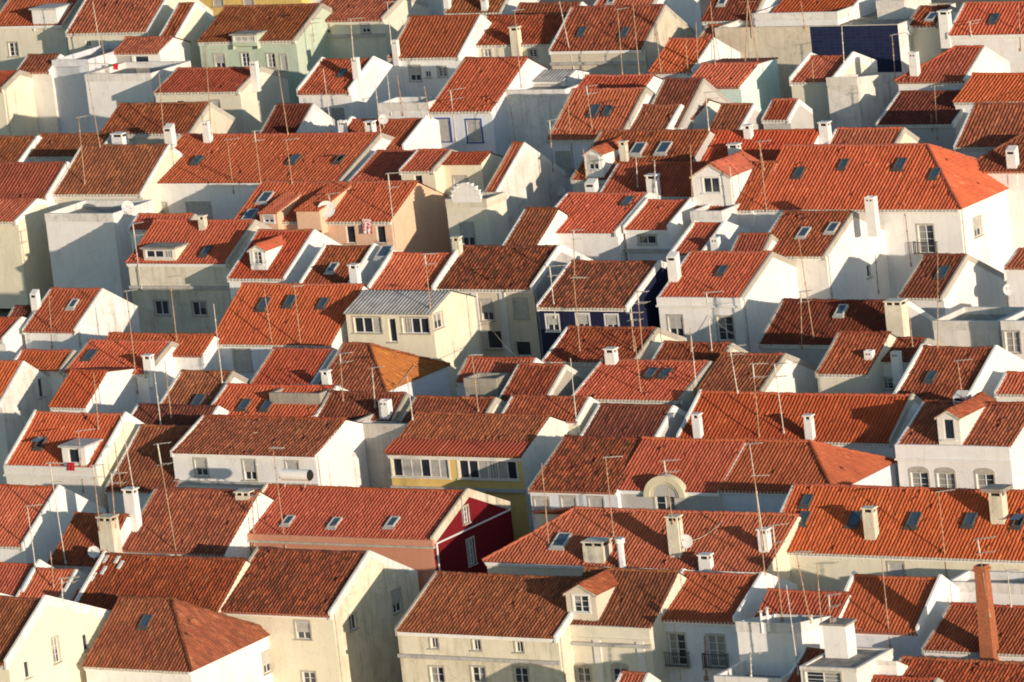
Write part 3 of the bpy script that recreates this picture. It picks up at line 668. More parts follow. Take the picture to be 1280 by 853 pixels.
B('tall blank building, half bare beige and half navy glazed tiles', (893, 36), 1122, 11, 'beige', col2='navy', split=1012, mat=OLD, gwin=[(1146, 60, 'v')])
B('blank pale building at the top edge right of centre', (1095, 2), 1130, 5, 'pale')
H('small house with an open skylight on dark red tiles near the top right', (1131, 32), 1172, (1150, 10), 'cream', 'A', sky=[(1165, 22, 'l')])
H('top right house with a bright red roof and single skylight', (1184, 44), 1300, (1205, 5), 'white', 'N', sky=[(1243, 24)], chim=[(1180, 44, 2.1, 1.1)], corn='p')
H('mint walled house with a small bright roof', (855, 109), 924, (880, 81), 'mint', 'N', back=.9, bs=2, win=[(889, 122, 'd', 1.2, .7)], par='')
H('beige attic house with one square window and spotted brown roof', (819, 150), 866, (848, 126), 'pale', 'A', win=[(845, 159, 'd', 1.3, .8)], par='', corn='p')
H('small striped brown roofed house with a grey gable below the mint house', (885, 164), 925, (903, 132), 'grey', 'A', par='R')
H('small house with a low gable between concrete walls right of the mint house', (952, 150), 986, (965, 126), 'grey', 'R', par='LR', gpar=.1)
H('small house framed by thick white parapets below the navy wall', (987, 103), 1043, (1012, 72), 'cream', 'R', gpar=.45, win=[])
B('stained grey white blank building below the navy wall', (1033, 98), 1071, 9, 'pale', mat=OLD, fall=1.2)
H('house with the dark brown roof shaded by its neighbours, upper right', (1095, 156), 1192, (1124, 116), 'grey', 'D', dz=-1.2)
H('house with a long slanting hip on its left, upper right', (1121, 102), 1206, (1205, 62), 'white', 'N', hip='L', par='R', chim=[(1142, 98, 2.2, .9)])
H('right edge house behind a long concrete parapet', (1192, 128), 1300, (1217, 94), 'white', 'N', gpar=.2, par='')
H('right edge house with a striped weathered roof and cream parapet', (1192, 184), 1300, (1216, 131), 'white', 'A', par='L')
H('right edge house with a short hip below the striped weathered roof', (1200, 214), 1300, (1238, 170), 'white', 'A', hip='L', chim=[(1264, 213, 1.9, 1.0)])
# ------------------------------------------------------------------ upper left
B('tall white windowless building at the upper left', (65, 76), 110, 9, 'bluew')
B('white windowless building with a railed roof terrace', (106, 94), 188, 6.5, 'white', dz=-.4)
H('white penthouse with an open loggia on the roof terrace', (140, 66), 198, (168, 48), 'white', 'A', win=[(177, 76, 'd', 1.6, 1.7), (155, 76, 'S', 1.8, 1.6)], par='')
H('left edge house with mottled brown roof under the top left terrace', (20, 90), 62, (34, 70), 'pale', 'B')
H('left edge cream house with a big stepped gable wall', (-70, 113), 2, (-40, 91), 'lemon', 'R', back=1.5, par='R')
H('cream house with a white beam cornice and red tiles, upper left', (192, 116), 298, (232, 87), 'cream', 'R', win=[(225, 130, 'd', .9, .6), (270, 132, 's', .9, .9)], chim=[(317, 99, 1.6, .8)], corn='d')
H('dark sunken roof between the white gable and the two door house', (322, 172), 370, (340, 132), 'white', 'D', dz=-1.2)
H('white house with two tall grey doors and one skylight', (371, 116), 437, (402, 76), 'white', 'R', win=[(402, 157, 'S', 1.5, 2.5), (424, 152, 'S', 1.1, 2.2)], sky=[(429, 92)], chim=[(445, 104, 2.3, .75)], gpar=.35, back=1.0, corn='d')
B('low white wall building behind the two door house', (473, 130), 534, 3, 'white', mat=OLD)
H('house with a mottled brown roof and beige gable, upper left', (125, 168), 238, (150, 131), 'beige', 'B', par='R', gcol='beige')
H('left edge house with brown roof and small white gable wall', (-34, 204), 24, (-10, 172), 'white', 'B')
H('low brown roof between white gable and the mottled brown roof', (30, 196), 122, (50, 169), 'white', 'B', chim=[(146, 184, 1.2, 1.4)])
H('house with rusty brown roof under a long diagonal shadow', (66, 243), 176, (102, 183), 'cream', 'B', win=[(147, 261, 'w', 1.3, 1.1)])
H('left edge house with a smooth red roof and white gable', (-45, 248), 58, (-18, 205), 'white', 'R', back=1.3)
H('white house with the longest bright red roof and two white chimneys', (172, 229), 424, (226, 170), 'white', 'N', win=[(201, 265, 'S', 1.5, 1.6), (249, 265, 'S', 2.5, 1.6)], sky=[(247, 201), (368, 200), (425, 200, 'o')], chim=[(211, 188, 2.3, 1.0), (258, 180, 2.0, .85)], corn='p')
H('house with thick white parapets behind the longest roof', (410, 187), 505, (439, 151), 'white', 'R', back=.45, gpar=.4, chim=[(463, 186, 2.4, .95), (427, 171, 1.4, .8)])
H('small red roof wedged against the longest roof', (434, 229), 500, (480, 190), 'cream', 'R', par='L')
H('pale blue house with dark blue door frames', (533, 140), 613, (580, 74), 'bluew', 'R', win=[(554, 163, 'S', 1.5, 2.0), (593, 164, 'S', 1.5, 2.0)], wtrim=plain('blue_paint', (.04, .09, .32)), par='L')
B('stained white windowless building right of the pale blue house', (617, 114), 706, 5, 'white', mat=OLD)
H('small house with a metal roofed loft and ribbon window, top centre', (657, 102), 705, (672, 88), 'white', 'M', win=[(683, 100, 'w', 2.6, .5)], par='', corn='', s=16)
H('red roof behind the two skylight house, top centre', (716, 118), 800, (733, 96), 'white', 'N', par='')
H('house with two adjoining skylights on bright red tiles', (683, 175), 776, (712, 113), 'bluew', 'N', win=[(705, 205, 'S', 1.3, 2.0)], sky=[(743, 139), (760, 139)])
H('sunken dark roof right of the two skylight house', (800, 160), 850, (820, 100), 'grey', 'D')
H('small dark roof below the sunken dark roof', (782, 168), 832, (802, 133), 'white', 'A')
H('house with two pale raised skylights and a gabled dormer', (713, 225), 850, (751, 165), 'grey', 'A', sky=[(798, 187, 'L'), (830, 186, 'L')], dorm=[(744, 222, 1.7, 2.0, 'g', 's', 'white')], chim=[(779, 205, 1.9, .75, 'c')], par='L')
H('long red roofed house with a white chimney left of the big hipped roof', (850, 207), 1002, (874, 165), 'white', 'N', par='L', chim=[(934, 176, 1.3, .8), (916, 200, 1.3, 1.1)])
H('house with a cream gable just behind the big hipped roof', (1026, 196), 1112, (1045, 162), 'lemon', 'N', chim=[(1030, 180, 1.8, 1.0)])
H('shaded red roof with a single skylight below the two pale skylights', (747, 246), 864, (772, 205), 'white', 'R', sky=[(818, 226, 'l')], chim=[(737, 243, 1.2, 1.1), (815, 252, 2.2, 1.1)], par='L')
H('red roof carrying the large white gabled dormer', (862, 263), 940, (893, 204), 'white', 'R', dorm=[(892, 258, 3.6, 2.5, 'g', 'q', 'white')], par='L')
H('great white house with the big hipped red roof', (938, 262), 1198, (981, 183), 'white', 'N', hip='R', par='', win=[(1158, 299, 'F', 1.4, 2.3)], gwin=[(1222, 284, 's', 1.2, 1.5)], sky=[(999, 217), (1055, 206), (1126, 206), (1169, 218)])
# ------------------------------------------------------------------ second band
H('cream house left of the scalloped gable, with a short red roof', (499, 214), 541, (530, 189), 'lemon', 'R', dz=1.5, win=[(523, 226, 'd', .8, 1.0)])
H('cream gabled block with one grey shuttered window', (536, 206), 600, (560, 192), 'lemon', 'R', dz=1.5, win=[(576, 231, 'S', 1.3, 1.4)], par='', corn='')
B('narrow pale front with an arched top and a dark tall window', (557, 250), 608, 3, 'cream', win=[(585, 294, 's', 1.2, 2.0)], dz=.5)
H('tall grey gable house with a thin slanting strip of tiles', (600, 250), 616, (640, 180), 'pale', 'R', wmat=OLD, par='LR')
H('peach house with two shed dormers and a laundry balcony', (292, 277), 487, (328, 229), 'peach', 'N', win=[(437, 281, 'd', .9, 1.5), (475, 281, 'd', .9, 1.5)], sky=[(332, 248, 'L'), (313, 270, 'L')], dorm=[(337, 283, 1.8, 1.1, 's', 's', 'peach'), (387, 284, 2.4, 1.4, 's', '', 'peach')], par='')
H('left edge cream house with a windowless lit side wall', (-40, 277), 20, (-12, 250), 'lemon', 'R', back=1.6)
B('big white windowless building crossed by a diagonal shadow', (56, 268), 141, 6, 'white')
H('cream house with stained band and two dark windows', (158, 329), 284, (194, 277), 'cream', 'N', wmat=OLD, band=359, win=[(202, 385, 'x', 1.4, 1.2), (249, 386, 'x', 1.4, 1.2)], sky=[(258, 315)], chim=[(252, 289, 1.3, .75, 'c')], dorm=[(200, 326, 3.3, 1.0, 'b', 'W', 'cream')], par='R', corn='p')
H('low roof tip behind the cream house with the stained band', (160, 287), 232, (172, 269), 'white', 'N')
H('white house with a gabled dormer on red tiles, left of centre', (284, 348), 356, (322, 289), 'white', 'R', dorm=[(324, 338, 1.6, 1.7, 'g', 'w', 'white')], corn='d')
H('small striped roof with one pale skylight between white parapets', (375, 357), 438, (406, 309), 'white', 'A', sky=[(416, 336, 'l')], gpar=.35)
H('red roof with a solar panel and tall white chimney', (460, 363), 542, (490, 318), 'white', 'N', sky=[(481, 316, 'L')], chim=[(443, 366, 2.3, .9), (570, 318, 1.4, .8, 'c')], gpar=.4)
H('cream house with spotted dark tiles and white pilasters', (541, 361), 665, (577, 309), 'beige', 'S', gmat=OLD, gcol='grey', win=[(609, 388, 's', 1.1, 1.7), (651, 386, 'S', 1.2, 1.6), (618, 425, 'd', 1.4, 1.5), (654, 436, 'd', 1.4, 1.2)], pil=(572, 628, 593), gpar=.3)
H('cream house with grey corrugated sheet roof and glazed veranda', (430, 392), 538, (465, 363), 'lemon', 'M', dz=2.2, par='', corn='', win=[(459, 401, 'V', 2.6, 1.25), (490, 406, 'd', .7, 1.9), (519, 401, 'V', 2.5, 1.25)], gwin=[(545, 398, 'x', 1.2, 1.2)])
H('broad red roof with three small skylights left of the veranda house', (262, 430), 413, (304, 356), 'bluew', 'N', back=.32, sky=[(330, 381), (363, 377), (404, 380)], par='', gcol='white', win=[(303, 448, 'S', 1.6, 1.8)])
H('house with a rough white gable and single skylight, far left', (28, 413), 94, (63, 362), 'white', 'N', sky=[(92, 381, 'l')], chim=[(43, 390, 1.8, .8)], gmat=OLD, par='LR', corn='d')
H('left edge house with a low white gable', (-44, 424), 4, (-20, 398), 'white', 'R')
H('narrow dark roof left of the rough white gable house', (6, 404), 34, (14, 384), 'white', 'D')
H('shaded brown roof left of the white house with smooth red tiles', (626, 311), 668, (656, 262), 'white', 'B', par='L', back=.3)
H('white house with smooth red tiles and no skylight, right of centre', (667, 291), 770, (712, 243), 'white', 'N', corn='', sky=[(785, 252, 'd')])
H('white house with a wide low window above a pent roof', (779, 287), 836, (814, 252), 'white', 'N', win=[(809, 300, 'x', 1.6, .7)], gpar=.35, corn='p', band=313)
H('narrow red roof with a white chimney beside white walls', (839, 319), 879, (867, 281), 'white', 'N', chim=[(893, 316, 1.2, .8)], gpar=.35)
B('small white blank building above the narrow red roof', (863, 265), 902, 4, 'white')
H('sunken brown roof left of the cream gable house', (905, 331), 947, (921, 294), 'white', 'R')
H('white house with a stepped gable and two pale skylights', (941, 320), 1031, (978, 266), 'pale', 'A', sky=[(1005, 292, 'l'), (1041, 286, 'l')], gwin=[(1086, 339, 'd', .6, 1.0)], chim=[(1088, 278, 2.0, 1.0)], gcol='white')
H('white house with a blue grey gable and one square skylight', (822, 373), 926, (862, 316), 'white', 'N', parap=.5, win=[(845, 408, 's', 1.3, 1.7), (907, 411, 'w', 1.4, 1.9)], sky=[(903, 339)], chim=[(841, 354, 2.4, 1.0)])
H('navy blue house with white window frames', (671, 384), 784, (713, 328), 'navy', 'S', win=[(691, 404, 's', 1.1, 1.3), (729, 403, 's', 1.1, 1.3), (765, 404, 's', 1.1, 1.3)], wtrim=PVC, wmat=CLEAN, parc='white', gpar=.2)
H('white house with dark red tiles near the right edge', (1122, 372), 1178, (1154, 320), 'white', 'D', dz=-1.0, sky=[(1179, 341)], back=1.2)
H('right edge red roof above the dark tiled white house', (1255, 334), 1310, (1276, 313), 'white', 'R')
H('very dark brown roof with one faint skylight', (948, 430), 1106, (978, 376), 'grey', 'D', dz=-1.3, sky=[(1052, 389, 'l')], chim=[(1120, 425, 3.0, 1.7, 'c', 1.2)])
B('low stucco building with patchy grey walls, right side', (1166, 402), 1247, 5, 'pale', mat=OLD, dz=-.8)
B('tall white building cut by the right edge', (1251, 402), 1300, 7, 'white', win=[(1266, 428, 'w', 1.2, 1.6)])
H('half lit red roof below the very dark brown roof', (1019, 467), 1083, (1048, 416), 'cream', 'A', par='L')
H('small house with two pillar like chimneys and a square window', (1094, 452), 1140, (1114, 424), 'white', 'A', chim=[(1086, 462, 1.4, .8), (1119, 462, 1.3, .8)], win=[(1106, 480, 'w', 1.0, .8)], dz=0)
H('red roof with a white parapet and white gable, right side', (1115, 500), 1210, (1152, 435), 'white', 'A', sky=[(1164, 472)], gpar=.3)
H('right edge red roof behind a concrete band', (1243, 492), 1310, (1257, 467), 'white', 'N')
# ------------------------------------------------------------------ middle band
H('left edge house with a mottled gable and one dark opening', (-62, 504), 0, (-32, 452), 'pale', 'N', gmat=OLD, back=1.25, gwin=[(51, 483, 'd', .6, 1.6)])
H('dark red roof left of the low white chimney house', (10, 463), 76, (27, 439), 'white', 'R')
H('dark roof ridge below the big diagonal shadow wall', (122, 442), 252, (138, 418), 'white', 'R', par='')
H('red roof with a white gable holding a small chimney, left side', (78, 466), 182, (111, 427), 'white', 'N', sky=[(113, 445)], chim=[(184, 466, 1.4, .9)])
H('small red roof with a long white side wall, left side', (62, 509), 106, (90, 464), 'white', 'N', back=2.2, bs=9, par='')
H('brown roof with one skylight beside two white gables', (196, 512), 262, (226, 465), 'white', 'B', sky=[(248, 502)])
H('very shaded low roof in the courtyard, left side', (148, 545), 250, (172, 507), 'white', 'D')
H('red roof house with weathered left parapet, below the three skylights', (313, 480), 390, (341, 437), 'white', 'N')
H('hipped house with ochre tiles on its right side', (392, 488), 480, (428, 431), 'grey', 'A', hip='R', hipk='O', par='L', gcol='bluew', chim=[(407, 489, 1.6, .75)])
H('red roof with two dark skylights and a concrete block', (253, 524), 392, (283, 482), 'white', 'N', sky=[(306, 507), (334, 508)])
B('bare concrete box on the roof beside two dark skylights', (337, 492), 399, 3, 'conc', mat=OLD, dz=.6)
H('white house with a striped brown roof and three shuttered windows', (213, 566), 392, (256, 521), 'white', 'A', dz=1.2, win=[(251, 580, 's', 1.1, 1.4), (312, 583, 's', 1.1, 1.6), (365, 580, 's', 1.1, 1.3)], par='L', corn='p', band=602)
B('shaded blank wall building between the white and yellow houses', (437, 530), 514, 5, 'grey', mat=OLD)
H('shaded small roof with a square white chimney', (394, 524), 492, (411, 491), 'cream', 'A', chim=[(480, 527, 1.6, 1.0)])
H('low striped roof behind the yellow house', (500, 528), 602, (519, 497), 'cream', 'A', par='LR')
H('red roof behind the stained concrete box, right of the ochre hip', (568, 478), 655, (584, 448), 'white', 'R')
B('stained concrete box on the roofs right of the ochre hip', (580, 474), 620, 2, 'conc', mat=OLD, dz=.2)
H('small red roof with a concrete edge above the low striped roofs', (622, 501), 682, (648, 456), 'conc', 'A')
H('low striped roof between the yellow house and the dark hollow', (624, 524), 722, (640, 496), 'cream', 'A')
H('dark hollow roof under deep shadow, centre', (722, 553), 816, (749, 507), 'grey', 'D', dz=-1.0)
H('yellow house with a glazed veranda and red sheet eaves', (484, 568), 650, (522, 517), 'yellow', 'A', par='', gcol='pale', win=[(525, 581, 'V', 5.0, 1.4), (609, 582, 'V', 5.1, 1.4)], wtrim=PVC, corn='p', band=609)
H('spotted roof with grey shuttered windows, beside the arched ornament', (660, 612), 769, (704, 547), 'bluew', 'S', win=[(678, 635, 's', 1.2, 1.5), (712, 638, 'S', 1.2, 2.0), (746, 634, 's', 1.2, 1.5)], par='L', corn='d')
H('striped roof under the navy house, half in shadow', (678, 452), 792, (709, 410), 'cream', 'A', gcol='lemon')
H('low red roof behind the roof with a squat corner chimney', (812, 456), 900, (828, 429), 'cream', 'A')
H('wide red roof with a squat corner chimney and concrete eaves', (714, 498), 850, (757, 451), 'conc', 'N', chim=[(762, 459, 1.4, 1.0)], sky=[(814, 467, 'd'), (832, 468, 'd')])
H('red roof with a concave white gable, right of centre', (872, 488), 952, (903, 443), 'white', 'A', par='R')
H('long roof with its lower half in deep shadow', (846, 548), 1114, (875, 491), 'white', 'N', dz=-1.0, chim=[(871, 551, 2.0, .75), (1011, 553, 2.0, .75)], par='LR', gpar=.25)
H('house with the round arched ornament above its cornice', (768, 612), 895, (805, 549), 'grey', 'N', win=[(832, 634, 'a', 1.6, 1.7)], corn='p', par='', gcol='grey')
H('bright roof ending in a shaded hip, right of the arched ornament', (897, 612), 1040, (933, 551), 'bluew', 'N', hip='R', par='')
H('white corner house with a narrow gabled dormer and arched windows', (1120, 557), 1262, (1154, 503), 'white', 'A', parap=.9, dorm=[(1188, 556, 1.8, 2.0, 'g', 'd', 'pale')], win=[(1150, 602, 'a', 1.4, 1.3), (1183, 603, 'a', 1.4, 1.3), (1232, 604, 'a', 1.4, 1.3)], par='L', gcol='white', chim=[(1199, 507, .9, 1.3)])
# ------------------------------------------------------------------ lower band
H('red roofed house with a sunken white roof terrace, left side', (6, 583), 121, (42, 517), 'pale', 'N', sky=[(51, 555, 'o')], parap=.6, gpar=.3, gcol='lemon', dorm=[(94, 583, 2.2, 1.5, 'x', 'd', 'white')])
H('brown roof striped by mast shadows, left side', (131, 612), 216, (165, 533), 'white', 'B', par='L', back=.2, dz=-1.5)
H('left edge red roof with a white gable and tall white walls', (-44, 681), 29, (2, 608), 'white', 'N', gpar=.25, par='R')
H('small dark red roof with a crenellated cream chimney', (60, 706), 124, (86, 643), 'white', 'A', chim=[(133, 690, 2.6, 1.5, 'c')], par='')
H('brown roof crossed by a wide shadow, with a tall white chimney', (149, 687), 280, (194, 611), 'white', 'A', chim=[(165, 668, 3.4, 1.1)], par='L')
H('orange roof with patched white tiles behind a pale parapet', (92, 760), 270, (130, 694), 'cream', 'A', gpar=.35, par='L')
H('cream house with a big shadowed gable and spotted roof', (272, 763), 413, (322, 687), 'lemon', 'S', gpar=.25, win=[(379, 788, 's', 1.2, 1.3), (387, 852, 'w')], gwin=[(441, 778, 'x', .9, 1.1), (496, 752, 's', 1.1, 1.6)], corn='d', gcol='lemon', gmat=OLD)
H('pink fronted house with a dark red tiled gable', (288, 668), 541, (334, 608), 'pink', 'N', gcol='red', gmat=CLEAN, parap=.35, parc='beige', gpar=.3, sky=[(361, 652, 'l'), (419, 655, 'l'), (491, 654, 'l')], win=[(307, 684, 'd', 1.0, .8)], gwin=[(582, 644, 'w', .7, 1.2), (589, 690, 'w', .9, 1.9)], chim=[(305, 655, 2.4, 1.5, 'c')], corn='d')
H('left edge thin red roof above the cream pedimented house', (-40, 778), 118, (-12, 735), 'white', 'N', par='', dz=-1.5)
H('small red roof above the cream pedimented house, far left', (20, 748), 76, (37, 712), 'white', 'N')
H('left edge small red roof behind a white parapet', (-34, 742), 30, (-14, 705), 'white', 'N', par='R', gpar=.5)
H('cream house with a pedimented gable and narrow windows, bottom left', (-52, 829), 8, (-2, 748), 'lemon', 'B', gpar=.4, dz=3.4, back=1.9, bs=23, gwin=[(70, 813, 'w', .7, 1.8), (107, 803, 'd', .6, 1.2), (34, 837, 'd', .6, 1.2)], wmat=CLEAN, parc='white')
H('house with a hipped brown roof and white side wall, bottom left', (104, 833), 236, (150, 747), 'white', 'B', hip='R', par='', sky=[(183, 778)], gwin=[(334, 828, 's', 1.0, 1.5)], corn='d')
H('stained cream house with three small attic windows, bottom centre', (494, 789), 695, (545, 717), 'lemon', 'B', gpar=.2, wmat=OLD, win=[(543, 804, 'x', .6, .75), (596, 806, 'x', .6, .75), (649, 806, 'x', .6, .75), (547, 848, 'w', 1.1, 1.6), (599, 848, 'w', 1.1, 1.6), (652, 849, 'w', 1.1, 1.6)], band=819, par='LR', corn='p', name='house')
H('cream house with a wooden gabled dormer and pilasters, bottom centre', (697, 782), 812, (733, 711), 'cream', 'B', dorm=[(729, 776, 2.4, 1.9, 'g', 'w', 'beige')], parap=.7, win=[(730, 848, 'a', 1.0, 1.5), (776, 849, 'a', 1.2, 1.5)], pil=(700, 745, 799), band=803, par='')
H('white house with two french windows on an iron balcony', (817, 773), 919, (853, 717), 'bluew', 'N', win=[(847, 812, 'F'), (896, 814, 'F')], gpar=.35, corn='d', gcol='white')
B('white windowless block right of the balcony house', (920, 778), 991, 5, 'white', fall=.8, dz=2.0)
B('low white roof terrace at the bottom edge', (893, 846), 976, 5, 'white', par=.9)
H('shaded red roof with two thin pipes, bottom right', (932, 796), 1032, (962, 739), 'white', 'R', par='')
H('white house with a bright roof and tall white parapets, bottom right', (1037, 787), 1148, (1064, 721), 'bluew', 'N', gpar=.4, gcol='white')
H('shaded roof behind the tall brick chimney', (1152, 812), 1300, (1187, 756), 'white', 'R', par='L', chim=[(1234, 822, 6.0, 1.05, 'k', .95)])
B('long white parapeted building under the yellow eaves, right edge', (1184, 728), 1300, 3, 'white')
H('long weathered roof at the bottom right corner', (1090, 882), 1300, (1126, 823), 'white', 'A', par='L')
H('little roof cut by the bottom edge, right of the concrete slab', (1040, 890), 1150, (1063, 845), 'white', 'R')
H('roof left of the concrete slab roof, bottom right', (972, 868), 1040, (1006, 813), 'pale', 'A')
B('small house with a flat concrete slab roof and ribbon window', (1000, 834), 1070, 5, 'pale', dz=1.8, win=[(1029, 848, 'w', 2.6, .8)], par=.05)
H('yellow fronted house with a row of five skylights, right side', (953, 689), 1310, (988, 607), 'lemon', 'N', par='L', gpar=.1, sky=[(1009, 627), (1005, 649), (1069, 650), (1143, 651), (1213, 651), (1274, 653, 'o')], chim=[(1087, 678, 2.4, 1.0, 'c'), (1246, 658, 2.4, 1.2, 'W')], win=[(1121, 716, 'S', 1.2, 1.4)], corn='d')
H('house with a long left hip and beige satellite chimney', (606, 702), 956, (740, 635), 'lemon', 'N', hip='L', par='', back=.35, sky=[(702, 677, 'L')], chim=[(843, 697, 2.9, 1.1, 'c'), (776, 712, 2.2, .6, 'r'), (880, 717, 1.3, 1.0), (741, 706, 1.6, 2.0, 'c'), (954, 692, 1.7, .9)], corn='p')
H('little red roof cut by the bottom edge, under the balcony house', (765, 866), 800, (775, 842), 'white', 'R')
B('little white sloping wall beside the concrete slab roof', (1086, 826), 1120, 3, 'white', fall=1.5, dz=1.2, par=.1)
# ------------------------------------------------------------------ things standing on the roofs
bpy.context.view_layer.update(); DG = bpy.context.evaluated_depsgraph_get()
def hit(px, py):
    d = ray(px, py).normalized(); ok, loc, nrm, idx, ob, mtx = S.ray_cast(DG, CP, d)
    if not ok: return None, None
    r = ob
    while r.parent: r = r.parent
    return loc, r
MASTS = [  # foot x,y, top x,y, kind (y: aerial on top, p: bare), extra
 (125,183,109,94,'p'),(204,163,199,93,'p'),(264,167,257,63,'y'),(106,229,98,147,'y'),(292,240,284,175,'y'),(326,229,318,164,'y'),(125,60,116,2,'p'),(133,90,126,44,'p'),
 (177,361,166,280,'y'),(221,426,212,346,'y'),(172,490,158,364,'y'),(278,479,267,380,'p'),(65,434,61,366,'p'),
 (360,168,346,75,'p'),(414,164,404,86,'p'),(489,143,484,94,'p'),(504,143,496,93,'p'),(478,186,469,105,'p'),(570,175,563,113,'y'),(538,147,530,108,'p'),(489,54,484,3,'y'),(392,51,389,24,'y'),(442,74,438,24,'y'),(365,229,358,175,'y'),
 (340,428,330,361,'p'),(376,434,368,358,'y'),(538,385,531,318,'y'),(495,312,485,217,'y'),(415,264,408,243,'y'),
 (717,86,698,2,'p'),(651,108,643,13,'y'),(778,93,772,12,'y'),(799,93,791,2,'p'),(826,89,820,38,'p'),(860,92,857,51,'p'),(894,80,888,2,'p'),(872,78,870,28,'p'),(717,213,709,119,'p'),(740,159,733,108,'y'),(691,213,687,151,'y'),(733,224,729,186,'p'),(644,173,635,113,'p'),
 (797,234,795,197,'y'),(819,232,818,200,'p'),(865,250,863,181,'p'),(886,162,882,116,'y'),(919,259,912,208,'p'),(955,212,949,175,'p'),
 (1055,78,1052,32,'y'),(1119,98,1115,44,'y'),(1172,173,1168,108,'y'),(1165,162,1164,143,'p'),(1017,102,1015,76,'p'),(1006,34,1001,2,'p'),(1276,62,1273,5,'p'),(1214,44,1212,27,'y'),(958,262,949,177,'y'),
 (1139,331,1130,253,'p'),(1017,422,998,296,'p'),(1002,434,1001,365,'Y'),(1098,365,1094,319,'p'),(1172,434,1172,316,'p'),(1141,434,1137,396,'p'),
 (694,396,687,333,'y'),(725,439,717,347,'y'),(718,345,717,288,'y'),(803,439,797,365,'y'),(793,439,788,391,'y'),(890,439,883,366,'y'),(864,439,863,410,'p'),
 (801,490,793,420,'p'),(722,543,713,448,'p'),(871,490,864,420,'p'),(922,490,912,433,'y'),(949,545,941,455,'y'),(686,681,677,579,'p'),(767,671,757,572,'y'),(841,653,830,576,'y'),(956,686,937,555,'y'),
 (980,541,968,455,'y'),(1203,498,1197,451,'y'),(956,717,943,595,'y'),(1184,723,1173,615,'y'),
 (123,536,117,466,'p'),(214,522,206,452,'p'),(201,530,193,466,'p'),(167,611,151,520,'p'),(152,614,143,552,'p'),(104,614,98,539,'y'),(221,694,197,555,'Y'),(125,661,116,582,'y'),(144,658,139,592,'y'),(44,706,34,633,'y'),(82,704,62,579,'y'),
 (67,733,63,689,'p'),(78,750,77,723,'Y'),(357,684,341,560,'y'),(318,682,315,620,'y'),(516,524,509,471,'p'),(469,509,465,460,'y'),(429,501,425,442,'y'),(598,514,590,444,'y'),
 (851,848,842,774,'y'),(883,848,881,795,'t'),(939,846,938,817,'y'),
 (978,774,966,657,'Y'),(1013,777,991,690,'y'),(998,842,983,731,'p'),(1040,822,1036,744,'Y'),(1113,809,1102,698,'p'),(1026,774,1021,704,'p'),(1237,769,1222,674,'Y'),(1264,758,1259,713,'y'),(1185,750,1176,723,'p')]
POLE_H = {}
ANT = []
def mast(fx, fy, tx, ty, kind):
    P, host = hit(fx, fy)
    if P is None: return
    dx, h = 0.0, 3.0                                       # lean along the street and height that reach the top seen in the photograph
    for _ in range(12):
        q = proj(P+Vector((dx, 0, h))); s = px_per_m(P)
        h += (q[1]-ty)/s/.98; dx += (tx-q[0])/s/.84
    dx = max(-.12*h, min(.12*h, dx)); h = max(1.0, min(h, 9))
    base = P-Vector((0, 0, .15)); T = Vector((dx, 0, h+.15))
    root = empty('antenna_mast', base, '', 'antenna', 'rusty aerial masts standing on the roofs')
    r = .041 if kind != 't' else .09
    m = MB(); mid = T*.55; m.bar((0, 0, 0), mid, r, 6); m.bar(mid-T.normalized()*.1, T, r*.75, 6)
    m.bar((0, 0, 0), (0, 0, .3), r*2.2, 6)
    if kind != 't':
        for k in (.3, .55, .8): m.bar(T*k-Vector((0, 0, .05)), T*k+Vector((0, 0, .05)), r*1.7, 6)
    m.build('mast', RUST if random.random() < .65 else STEEL, root)
    if kind in 'yY':
        a = random.uniform(-.25, .5); d = Vector((math.cos(a), math.sin(a), random.uniform(0, .12))); sd_ = Vector((-math.sin(a), math.cos(a), 0))
        n = random.randint(4, 8); ln = random.uniform(.9, 1.5); y = MB(); A = T-d*.15
        y.bar(A, A+d*ln, .033, 5)
        for i in range(n):
            c = A+d*ln*i/(n-1); e = .28*(1-.35*i/n); y.bar(c-sd_*e, c+sd_*e, .02, 4)
        if kind == 'Y' or random.random() < .3:
            A = T*.82-d*.1
            y.bar(A, A+d*ln*.8, .022, 5); y.bar(T-T.normalized()*.02, A+d*.1, .058, 6)
            for i in range(4): c = A+d*ln*.8*i/3; y.bar(c-sd_*.45, c+sd_*.45, .014, 4)
        y.build('aerial', STEEL, root)
    ANT.append((root, host, fx, T))
for a in MASTS: mast(*a)
# lattice tripod at the top
P, h0 = hit(942, 76)
t = empty('lattice_tripod', P, 'tripod mast with crossbars standing on the beige blank wall building', 'antenna')
m = MB(); top = Vector((0, 0, 5.6))
for a in (90, 210, 330): m.bar((.75*math.cos(math.radians(a)), .75*math.sin(math.radians(a)), -.1), top-Vector((0, 0, .3)), .05, 5)
m.build('legs', RUST, t); m = MB(); m.bar((0, 0, 2.0), top+Vector((0, 0, 1)), .045, 6)
for z, e in ((3.2, .5), (4.2, .7), (5.2, .8), (6.0, .7)): m.bar((-e, 0, z), (e, .1, z), .03, 5)
m.build('mast', RUST, t)
